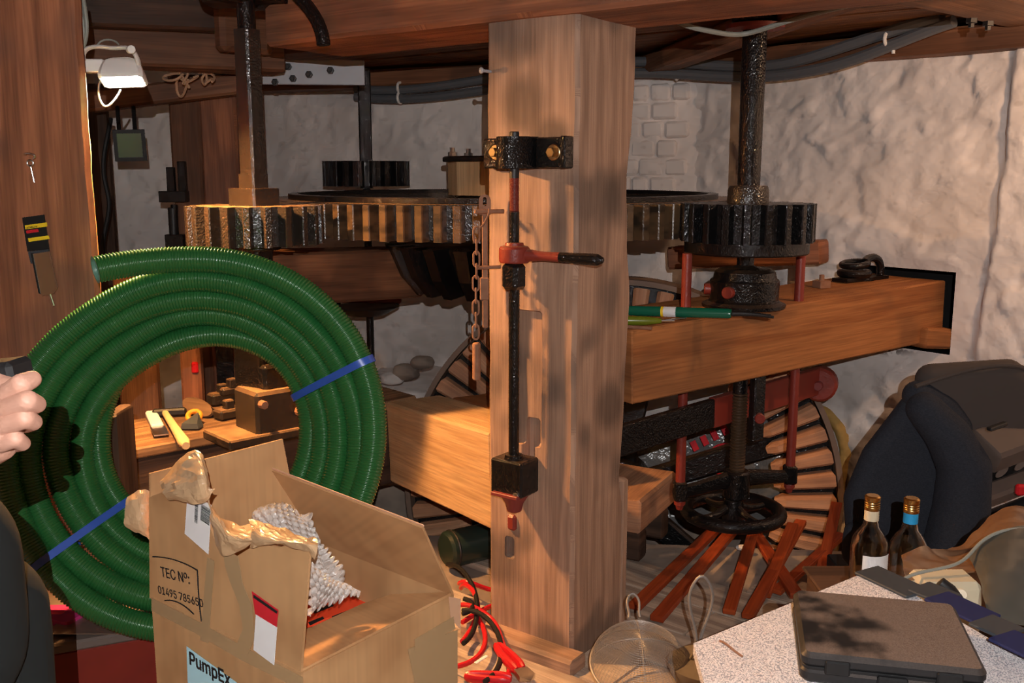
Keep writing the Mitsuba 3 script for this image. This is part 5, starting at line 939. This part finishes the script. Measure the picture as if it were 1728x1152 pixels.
# ------------------------------------------------------------------ bottles behind the board
YB = 2.42; zs_ = at(1473, 836, YB)[2] - .30
t = thing('side_crate', 'low wooden crate behind the speckled board carrying the bottles', 'crate'); cA = at(1350, 990, YB); 
ob('box', rbox((.85, 2.37, -.03), (1.42, 2.66, zs_ - .012)), W_DARK, t); ob('lid', rbox((.84, 2.35, zs_ - .012), (1.44, 2.68, zs_)), W_DARK, t)
prof = [(.0, .004), (.030, .0), (.0365, .004), (.038, .012), (.038, .155), (.036, .172), (.028, .190), (.018, .205), (.0145, .222), (.0135, .262), (.0155, .266), (.0155, .272), (.013, .274)]
inn_ = [(.010, .274), (.0105, .225), (.014, .207), (.025, .188), (.0335, .168), (.0352, .15), (.0352, .02), (.03, .012), (.0, .016)]
for (px, py, Yq, lab, kind) in ((1473, 836, YB, 'tall clear bottle with a white label and gold cap, nearer the handwheel', 0), (1539, 843, YB - .02, 'clear bottle with a blue neck band and gold cap behind the brown sheet', 1)):
    t = thing('bottle', lab, 'bottle', 'bottles before the car seat'); c = at(px, py, Yq); c[2] = zs_; k = 1.05
    A_ = np.array(prof + inn_[0:]) * [k * 1.17, k]; A_[0, 0] = A_[-1, 0] = .0004; m = lathe([tuple(q) for q in A_], 40, cap=False); m.invert() if m.volume < 0 else 0
    ob('glass', sh(m, *c), M_BOTTLE, t, sm=40)
    ob('cap', sh(lathe([(.0180 * k, .250 * k), (.0190 * k, .252 * k), (.0190 * k, .258 * k), (.0178 * k, .260 * k), (.0190 * k, .263 * k), (.0178 * k, .266 * k), (.0190 * k, .269 * k), (.0178 * k, .272 * k), (.0190 * k, .275 * k), (.0190 * k, .284 * k), (.015 * k, .287 * k)], 32), *c), M_GOLD, t, label='gold screw cap')
    ob('neck_band', sh(lathe([(.0176 * k, .224 * k), (.0174 * k, .25 * k)], 32, cap=False), *c), (M_CREAM, M_BLBAND)[kind], t, label=('cream neck band', 'blue neck band')[kind])
    if not kind:
        a = np.linspace(-2.25, -.55, 24); R = np.array([[(.0472 * math.cos(q), .0472 * math.sin(q), z) for q in a] for z in (.045, .152)]); ob('paper_label', sh(slab(R, np.array([[(.0006 * math.cos(q), .0006 * math.sin(q), 0) for q in a]] * 2)), *c), M_WHITE, t, label='white paper label')
# ------------------------------------------------------------------ car seat leaning by the wall
def puff(pts, r, ref=.03, amp=0.0):
    m = hull(np.vstack([ball(r, p, 2).vertices for p in pts])); return m
YS = 2.95; S = lambda px, py, d=0.: at(px, py, YS + d)
t = thing('car_seat', 'dark fabric car seat leaning against the white wall', 'seat')
def cush(outline, d0, d1, r): return puff([S(x, y, d) for x, y in outline for d in (d0, d1)], r)
ob('back_cushion', cush(((1452, 905), (1448, 840), (1478, 770), (1540, 690), (1600, 760), (1625, 850), (1600, 915), (1520, 930)), .06, .14, .045), M_SEAT, t, sm=True)
ch = [(S(x, y, d), r) for x, y, d, r in ((1560, 690, .0, .055), (1600, 735, -.02, .068), (1628, 790, -.03, .078), (1622, 860, -.03, .085), (1600, 940, -.02, .085))]
ob('side_bolster', limbs([ch], .02, 12), M_SEAT, t, sm=True)
ch = [(S(x, y, d), r) for x, y, d, r in ((1445, 900, .02, .04), (1450, 930, .02, .055), (1480, 960, .02, .06))]
ob('lower_bolster', limbs([ch], .02, 12), M_SEAT, t, sm=True)
ob('head_cushion', cush(((1572, 640), (1700, 632), (1745, 665), (1750, 720), (1650, 735), (1600, 690)), .08, .16, .05), M_SEAT2, t, sm=True)
ob('head_edge', limbs([[(S(x, y, .05), .05) for x, y in ((1550, 668), (1590, 690), (1612, 720))]], .02, 10), M_SEAT, t, sm=True)
ob('piping', tube(smoothpath([S(1545, 652, .02), S(1600, 634, .03), (S(1680, 617, .03)), S(1730, 622, .05)], 24), .008, 8), M_SEAT2, t)
q0, q1 = S(1655, 762, .0), S(1790, 712, .12); pn = timber_mesh((q0 + q1) / 2 - (q1 - q0) * .5, q1, .13, .09, up=(.1, -.5, .85), bev=.012, wob=0, n=4)[0]
ob('plastic_back', pn, M_BRPL, t, label='dusty brown plastic back panel'); 
for k, (x, y) in enumerate(((1665, 722), (1700, 710))): ob('handle_slot', mv(cbox(.07, .02, .012, .003), frame(S(x + 18, y - 3, -.055), q1 - q0)), M_IRON, t) if k == 0 else None
q2, q3 = S(1650, 842, -.02), S(1790, 790, .1); ob('lower_panel', timber_mesh(q2, q3, .06, .06, up=(.1, -.5, .85), bev=.01, wob=0, n=4)[0], M_BRPL, t, label='dusty brown plastic strip')
q4, q5 = S(1650, 800, .07), S(1790, 755, .19); ob('dark_frame', timber_mesh(q4, q5, .06, .14, up=(.1, -.5, .85), bev=.01, wob=0, n=4)[0], M_IRON, t)
for x, y in ((1690, 796), (1722, 784)): ob('oval_hole', mv(ext(Polygon([(.026 * math.cos(a), .010 * math.sin(a)) for a in np.linspace(0, 6.28, 24)]), 0, .004), zframe(S(x, y, .018), V(.0, -1, .3), V(1, .2, .8))), M_BRPL, t)
ob('seat_base', cush(((1640, 900), (1745, 860), (1760, 960), (1650, 980)), .05, .2, .05), M_PLAST, t, sm=True)
ob('red_button', mv(cbox(.03, .02, .035, .006), frame(S(1722, 826, -.06), V(1, 0, 0))), M_REDP, t, label='red buckle button')
t = thing('seat_plinth', 'dark box under the car seat', 'box'); ob('plinth', rbox((S(1440, 940)[0], 2.86, -.03), (1.95, 3.2, S(1500, 985)[2])), M_PLAST, t)
# ------------------------------------------------------------------ brown and grey waxed sheet, cream can, straps
t = thing('waxed_sheet', 'crumpled brown and grey waxed sheet heaped at the right behind the case', 'sheet')
a3 = lambda px, py, Y: at(px, py, Y)
G = [[a3(1520, 935, 2.3), a3(1580, 922, 2.36), a3(1612, 922, 2.42), a3(1660, 872, 2.5), a3(1740, 862, 2.52)], [a3(1525, 955, 2.2), a3(1585, 950, 2.25), a3(1640, 935, 2.28), a3(1690, 895, 2.32), a3(1750, 890, 2.34)], [a3(1530, 972, 2.12), a3(1600, 972, 2.16), a3(1660, 950, 2.18), a3(1705, 930, 2.2), a3(1760, 930, 2.2)]]
ob('brown_fold', crumple(G, 40, 60, .030, 8, 4), M_TARP, t, sm=50, label='brown upper fold')
G = [[a3(1630, 935, 2.2), a3(1670, 902, 2.22), a3(1740, 880, 2.24)], [a3(1655, 985, 2.08), a3(1690, 960, 2.08), a3(1760, 960, 2.1)], [a3(1665, 1035, 1.98), a3(1700, 1050, 1.97), a3(1765, 1060, 1.98)]]
ob('grey_fold', crumple(G, 50, 50, .022, 6, 13), M_TARP2, t, sm=50, label='grey lower fold')
ob('hem', tube(smoothpath([a3(1526, 976, 2.11), a3(1570, 962, 2.13), a3(1625, 945, 2.16), a3(1655, 915, 2.2), a3(1685, 898, 2.22), a3(1735, 893, 2.23)], 40), .004, 8), M_CABLE, t)
t = thing('cream_can', 'cream plastic can with a black tap under the waxed sheet', 'can'); c = at(1612, 995, 2.1)
ob('body', rbox(c + V(-.085, -.02, -.12), c + V(.06, .08, .022), .015), M_CREAM, t)
tp = at(1600, 997, 2.045); ob('tap', join(tube([tp + V(-.02, 0, .02), tp + V(.0, -.01, .005), tp + V(.022, -.012, -.018)], [.014, .015, .011], 12)), M_IRON, t); ob('boss', cyl(.014, at(1622, 1003, 2.07), at(1622, 1003, 2.055), 16), M_CREAM, t)
t = thing('webbing_strap', 'blue and grey webbing strap lying at the right edge of the board', 'strap')
for i, (p, q, mt) in enumerate((((1462, 962), (1550, 1002), M_GREY), ((1550, 990), (1605, 1012), M_GREY), ((1580, 1006), (1668, 1046), M_CLOTHB if 0 else M_BLUE), ((1655, 1046), (1710, 1070), M_GREY), ((1690, 1072), (1770, 1110), M_BLUE))):
    A, B_ = gz(p[0], p[1], ZD + .004 + .004 * i), gz(q[0], q[1], ZD + .005 + .004 * i); ob('panel', timber_mesh(A, B_, .075, .006, bev=.002, wob=.004, n=8)[0], mt if mt != M_BLUE else mat('navy_webbing', prin((.022, .026, .085), .8, .2)), t)
# ------------------------------------------------------------------ the person at the left edge
YP = 1.12; t = thing('person', 'person in dark clothes at the left edge holding a dark camera', 'person'); h_ = lambda px, py, d=0.: at(px, py, YP + d)
def ch(*a): return [(h_(x, y, d), r) for x, y, d, r in a]
hand = limbs([ch((-40, 735, .04, .030), (-5, 690, .02, .030), (12, 668, .01, .022)), ch((-30, 745, .03, .030), (5, 720, .0, .024)), ch((-35, 755, .03, .03), (0, 750, .01, .020)), ch((-5, 690, .02, .030), (5, 720, .0, .024), (0, 750, .01, .020)), ch((-70, 770, .06, .030), (-35, 750, .04, .030)), ch((-5, 655, .02, .02), (12, 668, .01, .022)),
    ch((10, 668, .0, .0135), (36, 648, -.015, .0125), (54, 640, -.0, .0105), (50, 645, .03, .0095)), ch((12, 690, -.012, .0135), (46, 676, -.028, .0125), (62, 682, -.010, .0105), (50, 690, .022, .0095)),
    ch((8, 716, -.014, .013), (42, 706, -.026, .0118), (56, 712, -.010, .0102), (44, 718, .018, .009)), ch((0, 748, -.008, .0115), (26, 740, -.018, .0105), (38, 748, -.004, .009), (28, 752, .018, .008)),
    ch((-20, 690, .03, .016), (-8, 650, .05, .0135), (14, 632, .055, .012), (32, 628, .05, .010))], .004, 6)
ob('hand', hand, M_SKIN, t, sm=True)
ob('camera', mv(cbox(.09, .05, .035, .006), frame(h_(-18, 634, .045), V(1, -.1, .12))), M_PLAST, t, label='dark camera held in the hand')
el = V(-.86, .88, 1.06); sl = [(h_(-70, 772, .06), .036), ((h_(-70, 772, .06) + el) / 2, .045), (el, .056)]; shd = V(-.86, .86, 1.36); neck = V(-.92, 1.06, 1.46); hip = V(-.80, 1.22, .98)
coat = limbs([sl, [(el, .058), (shd, .075)], [(shd, .075), (neck - V(0, 0, .07), .09)], [(neck - V(0, 0, .07), .09), (neck + V(-.06, .2, -.08), .08)], [(neck - V(0, 0, .16), .14), (hip + V(0, 0, .1), .14), (hip, .14)], [(neck + V(-.06, .2, -.08), .08), (neck + V(-.14, .27, -.38), .058), (neck + V(-.08, .2, -.58), .045)]], .025, 10)
ob('coat', coat, M_CLOTH, t, sm=True)
leg = lambda s: [(hip + V(.02, s * .1, -.02), .105), (V(hip[0] + .04, hip[1] + s * .11, .50), .075), (V(hip[0], hip[1] + s * .12, .08), .055)]
ob('trousers', limbs([leg(-1), leg(1), [(hip, .13), (hip + V(0, 0, .05), .13)]], .03, 10), M_CLOTH, t, sm=True)
for s in (-1, 1): ob('boot', limbs([[(V(hip[0] - .02, hip[1] + s * .12, .03), .05), (V(hip[0] + .16, hip[1] + s * .14, .012), .04)]], .02, 6), M_IRON, t, sm=True)
hd = neck + V(-.0, .04, .20)
ob('head', limbs([[(neck, .055), (hd - V(0, 0, .05), .06)], [(hd + V(0, -.01, .03), .085), (hd + V(0, .02, -.04), .065)], [(hd + V(0, .09, -.01), .014), (hd + V(0, .075, .03), .012)], [(hd + V(.08, 0, .01), .018), (hd + V(.08, .0, -.02), .014)], [(hd + V(-.08, 0, .01), .018), (hd + V(-.08, .0, -.02), .014)]], .012, 4), M_SKIN, t, sm=True)
ob('hair', limbs([[(hd + V(0, -.025, .06), .085), (hd + V(0, -.035, .02), .085)]], .012, 4), M_IRON, t, sm=True)
